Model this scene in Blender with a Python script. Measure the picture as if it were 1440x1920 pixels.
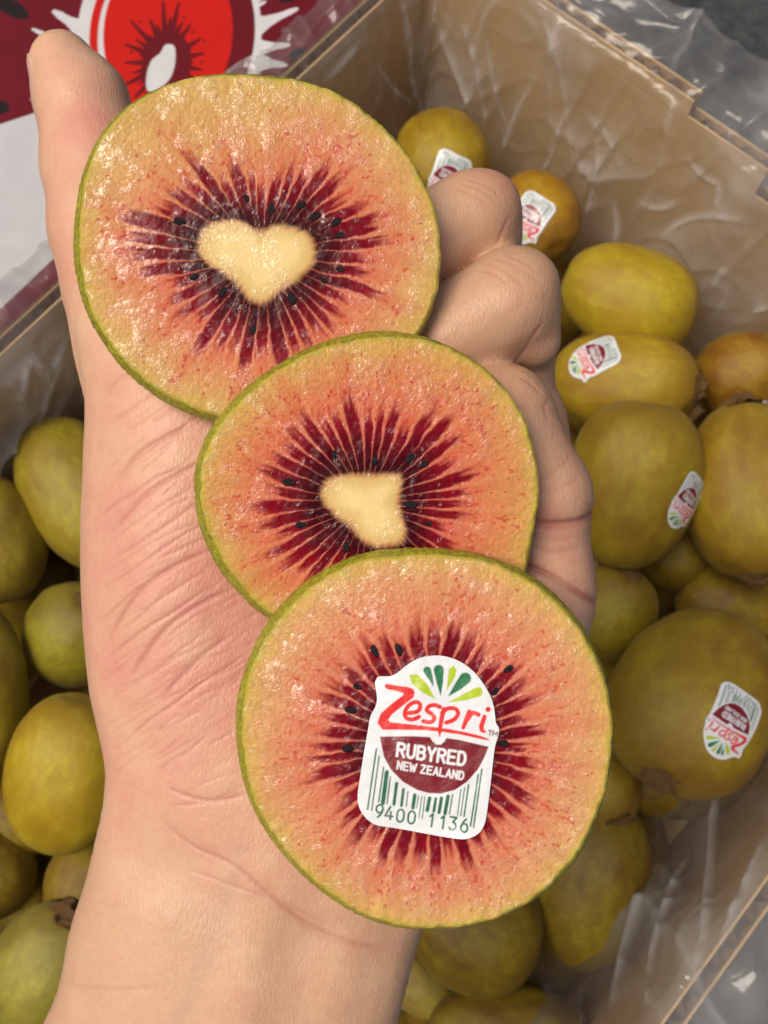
import bpy, bmesh, math, random
import numpy as np
from mathutils import Vector, Matrix
from mathutils.bvhtree import BVHTree

for o in list(bpy.data.objects):
    bpy.data.objects.remove(o)
S = bpy.context.scene
COL = S.collection
rad = math.radians

# ------------------------------------------------------------------ camera
TILT = rad(18.0)
CAM = np.array([0.0, -0.10, 0.44])
FPX = 960 / math.tan(rad(25.0))            # focal length in photo pixels (photo 1440 x 1920)
FW = np.array([0, math.sin(TILT), -math.cos(TILT)])
UP = np.array([0, math.cos(TILT), math.sin(TILT)])
RT = np.array([1.0, 0, 0])
cd = bpy.data.cameras.new('camera')
cam = bpy.data.objects.new('camera', cd)
COL.objects.link(cam)
cam.location = CAM
cam.rotation_euler = (TILT, 0, 0)
cd.sensor_fit = 'VERTICAL'
cd.sensor_height = 24
cd.lens = 12 / math.tan(rad(25.0))
cd.clip_start = 0.01
cd.clip_end = 60
cd.dof.use_dof = True
cd.dof.focus_distance = 0.147
cd.dof.aperture_fstop = 38
S.camera = cam

# ------------------------------------------------------------------ light
SUN_EL, SUN_AZ = 66.5, -104.0                # azimuth measured from +Y towards +X
w = bpy.data.worlds.new('World')
S.world = w
w.use_nodes = True
nt = w.node_tree
bg = nt.nodes['Background']
sky = nt.nodes.new('ShaderNodeTexSky')
sky.sky_type = 'NISHITA'
sky.sun_disc = False
sky.sun_elevation = rad(SUN_EL)
sky.sun_rotation = rad(SUN_AZ)
sky.air_density = 0.6
sky.dust_density = 6.0
sky.ozone_density = 0.3
nt.links.new(sky.outputs[0], bg.inputs[0])
bg.inputs[1].default_value = 0.076
sd = bpy.data.lights.new('sun', 'SUN')
sun = bpy.data.objects.new('sun', sd)
COL.objects.link(sun)
sd.energy = 1.5
sd.angle = rad(30)
sd.color = (1.0, 0.91, 0.78)
sdir = Vector((math.cos(rad(SUN_EL)) * math.sin(rad(SUN_AZ)), math.cos(rad(SUN_EL)) * math.cos(rad(SUN_AZ)), math.sin(rad(SUN_EL))))
sun.rotation_euler = sdir.to_track_quat('Z', 'Y').to_euler()
S.view_settings.view_transform = 'Standard'
S.view_settings.look = 'None'
S.view_settings.exposure = 0.42
S.view_settings.use_white_balance = True
S.view_settings.white_balance_temperature = 6650
S.view_settings.white_balance_tint = 10
S.view_settings.gamma = 1

# ------------------------------------------------------------------ geometry helpers
MC = np.stack([RT, UP, -FW], 1)            # camera frame -> world rotation
def c2w(p):
    return np.asarray(p) @ MC.T + CAM
def px2c(px, py, depth):
    px = np.asarray(px, float); py = np.asarray(py, float); depth = depth + 0 * px
    return np.stack([(px - 720) / FPX * depth, -(py - 960) / FPX * depth, -depth], -1)
def ray_z(px, py, z):
    d = FW + RT * (px - 720) / FPX - UP * (py - 960) / FPX
    return CAM + d * (z - CAM[2]) / d[2]

def _hash(i, j, k, seed):
    h = (i * 374761393 + j * 668265263 + k * 2147483647 + seed * 1274126177) & 0xffffffff
    h = ((h ^ (h >> 13)) * 1274126177) & 0xffffffff
    h = h ^ (h >> 16)
    return (h & 0xffff).astype(np.float32) / 65535.0
def vnoise(p, seed=0):
    """smooth value noise in [-1,1], p (N,2|3)"""
    p = np.asarray(p, np.float64)
    if p.shape[1] == 2:
        p = np.concatenate([p, np.full((len(p), 1), 0.37)], 1)
    i = np.floor(p).astype(np.int64)
    f = (p - i).astype(np.float32)
    f = f * f * f * (f * (f * 6 - 15) + 10)
    x, y, z = i[:, 0], i[:, 1], i[:, 2]
    r = 0
    for a in (0, 1):
        wa = f[:, 0] if a else 1 - f[:, 0]
        for b in (0, 1):
            wb = f[:, 1] if b else 1 - f[:, 1]
            for c in (0, 1):
                wc = f[:, 2] if c else 1 - f[:, 2]
                r = r + wa * wb * wc * _hash(x + a, y + b, z + c, seed)
    return r * 2 - 1
def fbm(p, seed=0, oct=3, gain=.5):
    p = np.asarray(p, np.float64)
    r = 0; a = 1; t = 0
    for o in range(oct):
        r = r + a * vnoise(p * (2.03 ** o) + o * 7.3, seed + o * 17); t += a; a *= gain
    return r / t
def sstep(a, b, x):
    t = np.clip((x - a) / (b - a + 1e-12), 0, 1)
    return t * t * (3 - 2 * t)
def mix(a, b, t):
    t = np.asarray(t)[..., None]
    return np.asarray(a) * (1 - t) + np.asarray(b) * t

def mesh_np(name, V, Fq, mat=None, parent=None, smooth=True, colors=None, attrs=None):
    me = bpy.data.meshes.new(name)
    V = np.asarray(V, np.float32); Fq = np.asarray(Fq, np.int32)
    k = Fq.shape[1]
    me.vertices.add(len(V)); me.vertices.foreach_set('co', V.ravel())
    me.loops.add(Fq.size); me.loops.foreach_set('vertex_index', Fq.ravel())
    me.polygons.add(len(Fq))
    me.polygons.foreach_set('loop_start', np.arange(0, Fq.size, k, dtype=np.int32))
    me.polygons.foreach_set('loop_total', np.full(len(Fq), k, np.int32))
    me.polygons.foreach_set('use_smooth', np.full(len(Fq), smooth, bool))
    me.update(calc_edges=True)
    if colors is not None:
        a = me.color_attributes.new('Col', 'FLOAT_COLOR', 'POINT')
        c = np.ones((len(V), 4), np.float32); c[:, :3] = colors
        a.data.foreach_set('color', c.ravel())
    for n, d in (attrs or {}).items():
        a = me.attributes.new(n, 'FLOAT', 'POINT')
        a.data.foreach_set('value', np.asarray(d, np.float32))
    me.validate()
    return link(name, me, mat, parent)
def link(name, me, mat=None, parent=None):
    o = bpy.data.objects.new(name, me)
    COL.objects.link(o)
    if mat and not me.materials:
        me.materials.append(mat)
    if parent:
        o.parent = parent
    return o
def from_bm(name, bm, mat=None, parent=None, smooth=False):
    me = bpy.data.meshes.new(name)
    bmesh.ops.recalc_face_normals(bm, faces=bm.faces)
    bm.to_mesh(me); bm.free()
    if smooth:
        for p in me.polygons:
            p.use_smooth = True
    return link(name, me, mat, parent)
def empty(name, loc, label=None, cat=None, group=None):
    o = bpy.data.objects.new(name, None)
    o.empty_display_size = 0.01
    COL.objects.link(o)
    o.location = loc
    tag(o, label, cat, group)
    return o
def tag(o, label=None, cat=None, group=None, kind=None):
    if label: o['label'] = label
    if cat: o['category'] = cat
    if group: o['group'] = group
    if kind: o['kind'] = kind
    return o
def grid_faces(nu, nv, wrap_u=False):
    i = np.arange(nu if wrap_u else nu - 1); j = np.arange(nv - 1)
    I, J = np.meshgrid(i, j, indexing='ij'); I = I.ravel(); J = J.ravel()
    I2 = (I + 1) % nu
    return np.stack([I * nv + J, I2 * nv + J, I2 * nv + J + 1, I * nv + J + 1], 1)

def poly_sdf(P, poly):
    """signed distance of points P (N,2) to closed polygon, negative inside"""
    P = np.asarray(P, np.float64)
    d = np.full(len(P), 1e18); ins = np.zeros(len(P), bool)
    n = len(poly)
    for i in range(n):
        a = np.asarray(poly[i], float); b = np.asarray(poly[(i + 1) % n], float)
        e = b - a; q = P - a
        t = np.clip((q @ e) / (e @ e + 1e-18), 0, 1)
        r = q - t[:, None] * e
        d = np.minimum(d, (r * r).sum(1))
        c = ((a[1] <= P[:, 1]) & (b[1] > P[:, 1])) | ((b[1] <= P[:, 1]) & (a[1] > P[:, 1]))
        xx = a[0] + (P[:, 1] - a[1]) / (b[1] - a[1] + 1e-18) * (b[0] - a[0])
        ins ^= c & (P[:, 0] < xx)
    d = np.sqrt(d)
    return np.where(ins, -d, d)
def line_dist(P, pts, widths=None):
    """distance to a polyline minus the interpolated half width"""
    P = np.asarray(P, np.float64)
    d = np.full(len(P), 1e9)
    m = len(pts)
    if widths is None: widths = [0] * m
    if np.isscalar(widths): widths = [widths] * m
    for i in range(m - 1):
        a = np.asarray(pts[i], float); b = np.asarray(pts[i + 1], float)
        e = b - a; q = P - a
        t = np.clip((q @ e) / (e @ e + 1e-18), 0, 1)
        r = np.sqrt(((q - t[:, None] * e) ** 2).sum(1))
        d = np.minimum(d, r - (widths[i] * (1 - t) + widths[i + 1] * t))
    return d
def spline(pts, n=8, closed=False):
    """Catmull-Rom through pts"""
    pts = np.asarray(pts, float); m = len(pts); out = []
    for i in range(m if closed else m - 1):
        p0 = pts[(i - 1) % m] if closed or i > 0 else pts[0]
        p1 = pts[i]; p2 = pts[(i + 1) % m]
        p3 = pts[(i + 2) % m] if closed or i + 2 < m else pts[-1]
        for t in np.arange(n) / n:
            out.append(.5 * ((2 * p1) + (p2 - p0) * t + (2 * p0 - 5 * p1 + 4 * p2 - p3) * t * t + (3 * p1 - p0 - 3 * p2 + p3) * t ** 3))
    if not closed: out.append(pts[-1])
    return np.array(out)

# ------------------------------------------------------------------ material helpers
class NB:
    def __init__(s, name):
        s.m = bpy.data.materials.new(name); s.m.use_nodes = True
        s.t = s.m.node_tree; s.p = s.t.nodes['Principled BSDF']; s.out = s.t.nodes['Material Output']
    def n(s, typ, **kw):
        o = s.t.nodes.new('ShaderNode' + typ)
        for k, v in kw.items():
            if k in o.inputs: s.set(o.inputs[k], v)
            else: setattr(o, k, v)
        return o
    def set(s, sock, v):
        if isinstance(v, bpy.types.NodeSocket): s.t.links.new(v, sock)
        elif isinstance(v, bpy.types.Node): s.t.links.new(v.outputs[0], sock)
        else:
            if hasattr(sock.default_value, '__len__') and len(sock.default_value) == 4 and len(v) == 3: v = (*v, 1)
            sock.default_value = v
    def P(s, **kw):
        for k, v in kw.items(): s.set(s.p.inputs[k.replace('_', ' ')], v)
    def coord(s, which='Object'):
        return s.n('TexCoord').outputs[which]
    def mapping(s, v, scale=(1, 1, 1), rot=(0, 0, 0)):
        o = s.n('Mapping'); s.set(o.inputs[0], v); o.inputs['Scale'].default_value = scale; o.inputs['Rotation'].default_value = rot
        return o.outputs[0]
    def noise(s, v, scale, detail=4, rough=.55, dist=0):
        o = s.n('TexNoise'); s.set(o.inputs['Vector'], v)
        o.inputs['Scale'].default_value = scale; o.inputs['Detail'].default_value = detail
        o.inputs['Roughness'].default_value = rough; o.inputs['Distortion'].default_value = dist
        return o.outputs[0]
    def ramp(s, f, stops):
        o = s.n('ValToRGB'); s.set(o.inputs[0], f)
        cr = o.color_ramp
        while len(cr.elements) < len(stops): cr.elements.new(.5)
        for e, (p, c) in zip(cr.elements, stops):
            e.position = p
            e.color = (c, c, c, 1) if np.isscalar(c) else (*c, 1)
        return o.outputs[0]
    def mixc(s, f, a, b, blend='MIX'):
        o = s.n('Mix', data_type='RGBA', blend_type=blend)
        s.set(o.inputs[0], f); s.set(o.inputs[6], a); s.set(o.inputs[7], b)
        return o.outputs[2]
    def math(s, op, a, b=0.0, c=0.0):
        o = s.n('Math', operation=op); s.set(o.inputs[0], a); s.set(o.inputs[1], b); s.set(o.inputs[2], c)
        return o.outputs[0]
    def bump(s, h, dist, strength=1.0, normal=None):
        o = s.n('Bump'); s.set(o.inputs['Height'], h)
        o.inputs['Distance'].default_value = dist; o.inputs['Strength'].default_value = strength
        if normal: s.set(o.inputs['Normal'], normal)
        return o.outputs[0]
    def attr(s, name, out='Color'):
        o = s.n('Attribute'); o.attribute_name = name
        return o.outputs[out]

def mat_simple(name, col, rough=.6, noise_scale=None, amt=.25, bump=None, bscale=None):
    b = NB(name); c = b.coord()
    if noise_scale:
        f = b.noise(c, noise_scale, 5)
        b.P(Base_Color=b.mixc(f, tuple(x * (1 - amt) for x in col), tuple(min(1, x * (1 + amt)) for x in col)))
    else:
        b.P(Base_Color=col)
    b.P(Roughness=rough)
    if bump:
        b.P(Normal=b.bump(b.noise(c, bscale or 800, 4), bump))
    return b.m

# ------------------------------------------------------------------ box frame: e_a along the far right wall, e_n outward from it
AA = rad(-41)
EA = np.array([math.cos(AA), math.sin(AA), 0]); EN = np.array([-math.sin(AA), math.cos(AA), 0])
A0, A1, N0, N1 = -.118, .142, -.19, .157
def bx(a, n, z):
    a = np.asarray(a, float); n = np.asarray(n, float); z = np.asarray(z, float)
    return a[..., None] * EA + n[..., None] * EN + z[..., None] * np.array([0, 0, 1.])

# ground: dark slate
b = NB('slate'); c = b.coord()
f1 = b.noise(c, 26, 7, .65, .8); f2 = b.noise(c, 140, 5, .6)
col = b.ramp(f1, [(.30, (.012, .014, .015)), (.52, (.030, .034, .036)), (.66, (.065, .070, .068)), (.8, (.15, .15, .135))])
b.P(Base_Color=b.mixc(b.ramp(f2, [(.35, 0.0), (.75, .5)]), col, (.09, .095, .09)), Roughness=.62)
b.P(Normal=b.bump(b.noise(c, 60, 8, .65), .004))
slate = b.m
g = bmesh.new()
for x, y in ((-30, -30), (30, -30), (30, 30), (-30, 30)): g.verts.new((x, y, 0))
g.faces.new(g.verts)
tag(from_bm('ground', g, slate), kind='structure')

# ------------------------------------------------------------------ cardboard box
b = NB('cardboard'); c = b.coord()
f = b.noise(c, 60, 6); fib = b.noise(b.mapping(c, (40, 40, 900)), 1.0, 3)
b.P(Base_Color=b.mixc(f, (.56, .36, .165), (.66, .45, .225)), Roughness=.75, Normal=b.bump(fib, .0004, .5))
card = b.m
card_in = mat_simple('cardboard_flute', (.30, .17, .08), .85, 200)

box = empty('fruit_box', tuple(bx(0.012, -.016, 0.004)), 'open corrugated cardboard box lined with plastic and full of kiwifruit', 'box')
def boxrel(V):
    return np.asarray(V) - np.array(box.location)
WT = .005
def wall_sheets(name, p0, p1, out, tops):
    """corrugated wall: inner liner + outer liner + sinusoidal flute between; tops = [(s0,s1,z)...] stepped top outline"""
    p0 = np.asarray(p0); p1 = np.asarray(p1); L = np.linalg.norm(p1 - p0); d = (p1 - p0) / L
    Vs = []; Fs = []; n0 = 0
    def add(V, Fc):
        nonlocal n0
        Vs.append(V); Fs.append(np.asarray(Fc) + n0); n0 += len(V)
    for (s0, s1, z) in tops:
        for off in (0.0, WT - .0007):
            c8 = []
            for s in (s0, s1):
                for o_ in (off, off + .0007):
                    for zz in (.004, z):
                        c8.append(p0 + d * s + out * o_ + np.array([0, 0, zz]))
            add(np.array(c8), [(0, 1, 3, 2), (4, 6, 7, 5), (0, 4, 5, 1), (2, 3, 7, 6), (1, 5, 7, 3), (0, 2, 6, 4)])
    wl = mesh_np(name, boxrel(np.concatenate(Vs)), np.concatenate(Fs), card, box, smooth=False)
    Vs = []; Fs = []; n0 = 0
    for (s0, s1, z) in tops:
        m = max(4, int((s1 - s0) / .0009))
        s = np.linspace(s0, s1, m)
        o_ = .00075 + (WT - .0015) * (.5 + .5 * np.sin(s / .0075 * 2 * np.pi))
        V = []
        for zz in (.004, z - .0006):
            V.append(p0 + d * s[:, None] + out * o_[:, None] + np.array([0, 0, 1.]) * zz)
        add(np.stack(V, 1).reshape(-1, 3), grid_faces(m, 2))
    fl = mesh_np('corrugation', boxrel(np.concatenate(Vs)), np.concatenate(Fs), card_in, box)
    return wl
W = A1 - A0; LN = N1 - N0
wall_sheets('far_wall', bx(A0, N1, 0), bx(A1, N1, 0), EN, [(0, .108, .157), (.108, .1385, .150), (.1385, W, .137)])
wall_sheets('side_wall', bx(A0, N0, 0), bx(A0, N1, 0), -EA, [(0, LN, .140)])
wall_sheets('side_wall', bx(A1, N0, 0), bx(A1, N1, 0), EA, [(0, LN, .139)])
wall_sheets('near_wall', bx(A0, N0, 0), bx(A1, N0, 0), -EN, [(0, W, .138)])
bm = bmesh.new()
bmesh.ops.create_cube(bm, size=1)
for v in bm.verts:
    v.co = Vector(boxrel(bx(A0 + (v.co.x + .5) * W, N0 + (v.co.y + .5) * LN, .002 + (v.co.z + .5) * .0015)))
from_bm('box_floor', bm, card, box)

# printed flap folded outwards from the left-hand side wall, horizontal with a slight droop
FZ = .1415
FDROOP = math.tan(rad(4))
def flap_pt(px, py):
    """ray through the photo pixel onto the flap plane -> (a, n)"""
    px = np.asarray(px, float); py = np.asarray(py, float)
    d = FW + RT * ((px - 720) / FPX)[..., None] - UP * ((py - 960) / FPX)[..., None]
    nrm = np.array([0, 0, 1.]) + (-EA) * (FDROOP)              # plane normal tips outwards
    o = bx(A0 - WT, 0, FZ)
    t = ((o - CAM) @ nrm) / (d @ nrm)
    p = CAM + d * t[..., None]
    return p @ EA, p @ EN
def flap_color(px, py):
    P = np.stack([px, py], 1)
    n = fbm(P / 30.0, 5, 3) * .08 + 1
    col = np.tile(np.array([.125, .007, .014]), (len(P), 1))
    white = np.array([.56, .56, .57]); red = np.array([.50, .012, .007]); dk = np.array([.12, .007, .011]); blk = np.array([.018, .012, .012])
    def put(sd, cc):
        nonlocal col
        col = mix(col, cc, sstep(.8, -.8, sd))
    def ell(cx, cy, rx, ry, rot=0):
        q = P - np.array([cx, cy]); cr, sr = math.cos(rot), math.sin(rot)
        x = (q[:, 0] * cr + q[:, 1] * sr) / rx; y = (-q[:, 0] * sr + q[:, 1] * cr) / ry
        return (np.sqrt(x * x + y * y) - 1) * min(rx, ry)
    # white splash round the fruit
    put(ell(318, 60, 172, 190, .12), white)
    for tip, base, wd in [((102, 22), (165, 62), 20), ((62, 55), (150, 95), 12), ((60, 186), (150, 165), 14), ((118, -30), (190, -10), 16),
                          ((556, 17), (478, 50), 15), ((541, 84), (480, 90), 15), ((535, 122), (480, 116), 17), ((520, -22), (450, 12), 14), ((497, 3), (462, 22), 9),
                          ((90, 120), (150, 120), 16), ((520, 165), (470, 150), 15)]:
        tip = np.array(tip, float); base = np.array(base, float)
        pts = [base + (tip - base) * t for t in (0, .3, .6, .85, 1)]
        put(line_dist(P, pts, [wd * 1.35, wd * .75, wd * .42, wd * .36, wd * .22]), white)
    put(ell(320, 66, 152, 178, .12), red)
    put(ell(352, 60, 126, 176, .06), dk)
    m = ell(318, 66, 134, 174, .12); put(np.maximum(m, -(P[:, 0] * 0 + 1)), white)
    put(ell(327, 66, 126, 172, .12), dk)
    put(ell(315, 62, 121, 160, .08), red)
    # burst of dark rays, white pip
    rng = random.Random(4)
    put(ell(312, 122, 46, 66, .12), dk)
    for k in range(34):
        a = k / 34 * 2 * math.pi + rng.uniform(-.05, .05)
        L1 = rng.uniform(80, 118) if k % 2 else rng.uniform(60, 85)
        dx, dy = math.cos(a), math.sin(a)
        put(line_dist(P, [(312 + dx * 36, 118 + dy * 52), (312 + dx * L1 * .78, 118 + dy * L1)], [6.5, 2.2]), dk)
        q = rng.uniform(70, 110)
        put(line_dist(P, [(312 + dx * q * .78, 118 + dy * q), (312 + dx * q * .78 + .1, 118 + dy * q)], [2.6, 2.6]), dk)
    put(poly_sdf(P, spline([(310, 84), (325, 85), (329, 100), (327, 125), (318, 148), (300, 165), (280, 172), (274, 160), (276, 135), (285, 112), (300, 100)], 5, True)), white)
    # white lower zone
    z = poly_sdf(P, [(-900, 535), (-30, 243), (130, 190), (300, 240), (320, 330), (150, 438), (-30, 608), (-900, 1500)])
    put(z, np.array([.47, .47, .485]))
    for (cx, cy, rx, ry, rot) in [(20, 14, 38, 15, .5), (562, 107, 20, 17, 0), (-2, 201, 20, 13, 0), (536, -3, 16, 8, 0), (640, -40, 22, 12, .3), (-60, 60, 22, 14, 0)]:
        put(ell(cx, cy, rx, ry, rot), blk)
    return col * n[:, None]
# grid on the flap (a from outer edge to the fold, n along the wall)
fa0, fa1, fn0, fn1 = A0 - WT - .125, A0 - WT, -.06, .150
nu, nv = 380, 620
ua = np.linspace(fa0, fa1, nu); un = np.linspace(fn0, fn1, nv)
GA, GN = np.meshgrid(ua, un, indexing='ij')
GZ = FZ + FDROOP * (GA - (A0 - WT)) + .0012 * np.sin((GN - .03) * 14) * np.clip((A0 - WT - GA) / .06, 0, 1)
GW = bx(GA, GN, GZ).reshape(-1, 3)
rel = (GW - CAM) @ MC
gpx = 720 + FPX * rel[:, 0] / -rel[:, 2]; gpy = 960 - FPX * rel[:, 1] / -rel[:, 2]
b = NB('printed_card'); c = b.coord()
b.P(Base_Color=b.attr('Col'), Roughness=.42, Normal=b.bump(b.noise(c, 1400, 3), .00012, .6))
b.p.inputs['Specular IOR Level'].default_value = .15
printed = b.m
flap_top = mesh_np('printed_flap', boxrel(GW), grid_faces(nu, nv), printed, box, colors=flap_color(gpx, gpy))
# flap board body just below the print
m1, m2 = 12, 24
ua = np.linspace(fa0, fa1, m1); un = np.linspace(fn0, fn1, m2)
GA, GN = np.meshgrid(ua, un, indexing='ij')
GZ = FZ + FDROOP * (GA - (A0 - WT)) + .0012 * np.sin((GN - .03) * 14) * np.clip((A0 - WT - GA) / .06, 0, 1)
top = bx(GA, GN, GZ - .0004).reshape(-1, 3); bot = bx(GA, GN, GZ - .0042).reshape(-1, 3)
ff = grid_faces(m1, m2); nvt = len(top)
side = []
ring = [i * m2 for i in range(m1)] + [(m1 - 1) * m2 + j for j in range(1, m2)] + [i * m2 + m2 - 1 for i in range(m1 - 2, -1, -1)] + [j for j in range(m2 - 2, 0, -1)]
for i in range(len(ring)):
    q, r_ = ring[i], ring[(i + 1) % len(ring)]
    side.append((q, r_, r_ + nvt, q + nvt))
mesh_np('flap_board', boxrel(np.concatenate([top, bot])), np.concatenate([ff, ff[:, ::-1] + nvt, np.array(side)]), card, box, smooth=False)

# ------------------------------------------------------------------ plastic liner
b = NB('clear_film'); c = b.coord()
tr = b.n('BsdfTransparent'); tr.inputs[0].default_value = (.94, .94, .93, 1)
gl = b.n('BsdfGlossy'); gl.inputs['Color'].default_value = (1, 1, 1, 1); gl.inputs['Roughness'].default_value = .13
df = b.n('BsdfTranslucent'); df.inputs['Color'].default_value = (.75, .76, .76, 1)
dd = b.n('BsdfDiffuse'); dd.inputs['Color'].default_value = (.75, .76, .76, 1)
nb = b.bump(b.noise(c, 70, 3, .5, 1.0), .0016, .6)
for q in (gl, df, dd): b.set(q.inputs['Normal'], nb)
lw = b.n('LayerWeight'); lw.inputs['Blend'].default_value = .32
b.set(lw.inputs['Normal'], nb)
milk = b.n('MixShader'); milk.inputs[0].default_value = .5
b.t.links.new(df.outputs[0], milk.inputs[1]); b.t.links.new(dd.outputs[0], milk.inputs[2])
m1s = b.n('MixShader'); b.set(m1s.inputs[0], b.math('ADD', b.math('MULTIPLY', lw.outputs['Facing'], .10), b.math('MULTIPLY_ADD', b.attr('crease', 'Fac'), .55, .07)))
b.t.links.new(tr.outputs[0], m1s.inputs[1]); b.t.links.new(milk.outputs[0], m1s.inputs[2])
m2s = b.n('MixShader'); b.set(m2s.inputs[0], b.math('ADD', b.math('MULTIPLY', lw.outputs['Fresnel'], .22), .02))
b.t.links.new(m1s.outputs[0], m2s.inputs[1]); b.t.links.new(gl.outputs[0], m2s.inputs[2])
b.t.links.new(m2s.outputs[0], b.out.inputs['Surface'])
film = b.m

# perimeter of the box (rounded), starting in the middle of the near wall
def perimeter(n):
    r = .014; i = .0035
    a0, a1, b0, b1 = A0 + i, A1 - i, N0 + i, N1 - i
    pts = []; nor = []
    segs = [((a0 + a1) / 2, b0, a1 - r, b0, (0, -1))]
    def arc(cx, cy, t0):
        return [(cx + r * math.cos(t0 + k / 8 * math.pi / 2), cy + r * math.sin(t0 + k / 8 * math.pi / 2)) for k in range(9)]
    path = [((a0 + a1) / 2, b0)] + arc(a1 - r, b0 + r, -math.pi / 2) + arc(a1 - r, b1 - r, 0) + arc(a0 + r, b1 - r, math.pi / 2) + arc(a0 + r, b0 + r, math.pi) + [((a0 + a1) / 2, b0)]
    path = np.array(path)
    sl = np.concatenate([[0], np.cumsum(np.linalg.norm(np.diff(path, axis=0), axis=1))])
    s = np.linspace(0, sl[-1], n)
    p = np.stack([np.interp(s, sl, path[:, 0]), np.interp(s, sl, path[:, 1])], 1)
    t = np.gradient(p, axis=0); t /= np.linalg.norm(t, axis=1)[:, None]
    return s, p, np.stack([t[:, 1], -t[:, 0]], 1)
ns, ntv = 1700, 150
s, pp, nn = perimeter(ns)
V = np.zeros((ns, ntv, 3))
far = sstep(.6, 1.0, nn[:, 1])            # 1 on the far wall
gap = np.ones(ns)
ss = np.repeat(s, ntv).reshape(ns, ntv)
tv = np.tile(np.linspace(0, 1, ntv), (ns, 1))
zt = np.where(far > .3, np.interp(pp[:, 0], [A0, A0 + .10, A0 + .12, A0 + .17, A1], [.158, .158, .152, .144, .140]), .1425)
zt = np.convolve(np.pad(zt, 22, 'edge'), np.ones(45) / 45, 'valid')
outl = np.where(far > .3, np.interp(pp[:, 0], [-.075, -.03, .03], [.004, .015, .027]), np.where(nn[:, 0] > .6, .045, .020))
outl = np.convolve(np.pad(outl, 22, 'edge'), np.ones(45) / 45, 'valid')
wob = .8 + .2 * (.5 + .5 * vnoise(np.stack([s * 30, s * 0], 1), 3))
def ridg(p, seed): return 1 - np.abs(vnoise(p, seed)) * 2
flat = np.stack([ss.ravel(), tv.ravel()], 1)
fold = ridg(np.stack([flat[:, 0] * 45 + 1.2 * vnoise(flat * [20, 4], 8), flat[:, 1] * 1.3], 1), 1)
fold2 = ridg(np.stack([flat[:, 0] * 110 + flat[:, 1] * 3, flat[:, 1] * 3 - flat[:, 0] * 10], 1), 2)
cr1 = ridg(np.stack([flat[:, 0] * 60 + flat[:, 1] * 9, flat[:, 1] * 9 - flat[:, 0] * 30], 1), 5)
wr = (.0045 * np.clip(fold, 0, 1) ** 2 + .0018 * np.clip(fold2, 0, 1) + .0012 * np.clip(cr1, 0, 1) ** 2).reshape(ns, ntv)
tb = .62                                    # parameter where the film crosses the wall's top edge
for j in range(ntv):
    t = tv[0, j]
    if t <= tb:
        k = t / tb
        z = .055 + (zt - .055) * k
        inw = .001 + wr[:, j] + .016 * (1 - k) ** 2 * (1 + .3 * vnoise(np.stack([s * 25, s * 0], 1), 11))
        inw = inw * (1 - .75 * sstep(.93, 1, k))
        V[:, j] = bx(pp[:, 0] - nn[:, 0] * inw, pp[:, 1] - nn[:, 1] * inw, z)
    else:
        k = (t - tb) / (1 - tb)
        o_ = .0035 + WT + .001
        ex = -.0003 + (o_ + outl * wob) * k + .0009
        z = zt + .003 * np.sin(min(1, k * 3) * math.pi * .5) - (1 - far) * .012 * sstep(.45, 1, k) + (wr[:, j] * .9) * sstep(0, .3, k) + .004 * far * vnoise(np.stack([s * 22, s * 0 + k * 2], 1), 21) * k
        V[:, j] = bx(pp[:, 0] + nn[:, 0] * ex, pp[:, 1] + nn[:, 1] * ex, z)
# long folds of the film: doubled plastic, raised and milky
LV = V.reshape(-1, 3)
rel = (LV - CAM) @ MC
lp2 = np.stack([720 + FPX * rel[:, 0] / -rel[:, 2], 960 - FPX * rel[:, 1] / -rel[:, 2]], 1)
folds = [([(745, -40), (765, 60), (772, 150), (800, 230)], 6), ([(800, -20), (838, 90), (880, 200), (915, 320)], 5), ([(860, 20), (895, 130), (925, 300)], 4), ([(905, -10), (922, 120), (940, 200), (975, 300)], 4),
         ([(1000, -10), (1040, 90), (1060, 180), (1075, 330)], 5), ([(1010, 140), (965, 220), (935, 310)], 4), ([(1060, 200), (1032, 300), (1000, 330)], 4), ([(1095, 212), (1140, 255), (1168, 330)], 7), ([(1122, 250), (1118, 340), (1085, 450)], 5),
         ([(1088, 300), (1096, 330)], 10), ([(1148, 365), (1158, 420), (1150, 470)], 6), ([(1280, 285), (1320, 330), (1360, 350)], 6), ([(1232, 455), (1270, 420), (1330, 405), (1440, 425)], 9), ([(1190, 375), (1235, 390), (1290, 375)], 8),
         ([(1350, 330), (1345, 375), (1338, 385)], 5), ([(1335, 545), (1350, 520), (1365, 500)], 12), ([(1410, 585), (1450, 575)], 5), ([(690, 60), (640, 120), (600, 160)], 6), ([(700, 110), (740, 170), (780, 200)], 5),
         ([(1385, 1450), (1345, 1490), (1332, 1620), (1318, 1760), (1290, 1900)], 8), ([(1300, 1590), (1262, 1660), (1225, 1780), (1205, 1920)], 7), ([(1230, 1540), (1195, 1680), (1160, 1820), (1140, 1920)], 6), ([(1440, 1560), (1390, 1680), (1340, 1800)], 7),
         ([(130, 610), (100, 700), (60, 830)], 7), ([(60, 660), (35, 760)], 6), ([(-10, 1660), (40, 1720), (70, 1800)], 8), ([(-10, 1800), (30, 1830), (50, 1900)], 7)]
crs = np.zeros(len(LV))
soft = np.zeros(len(LV))
frng = random.Random(12)
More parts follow.
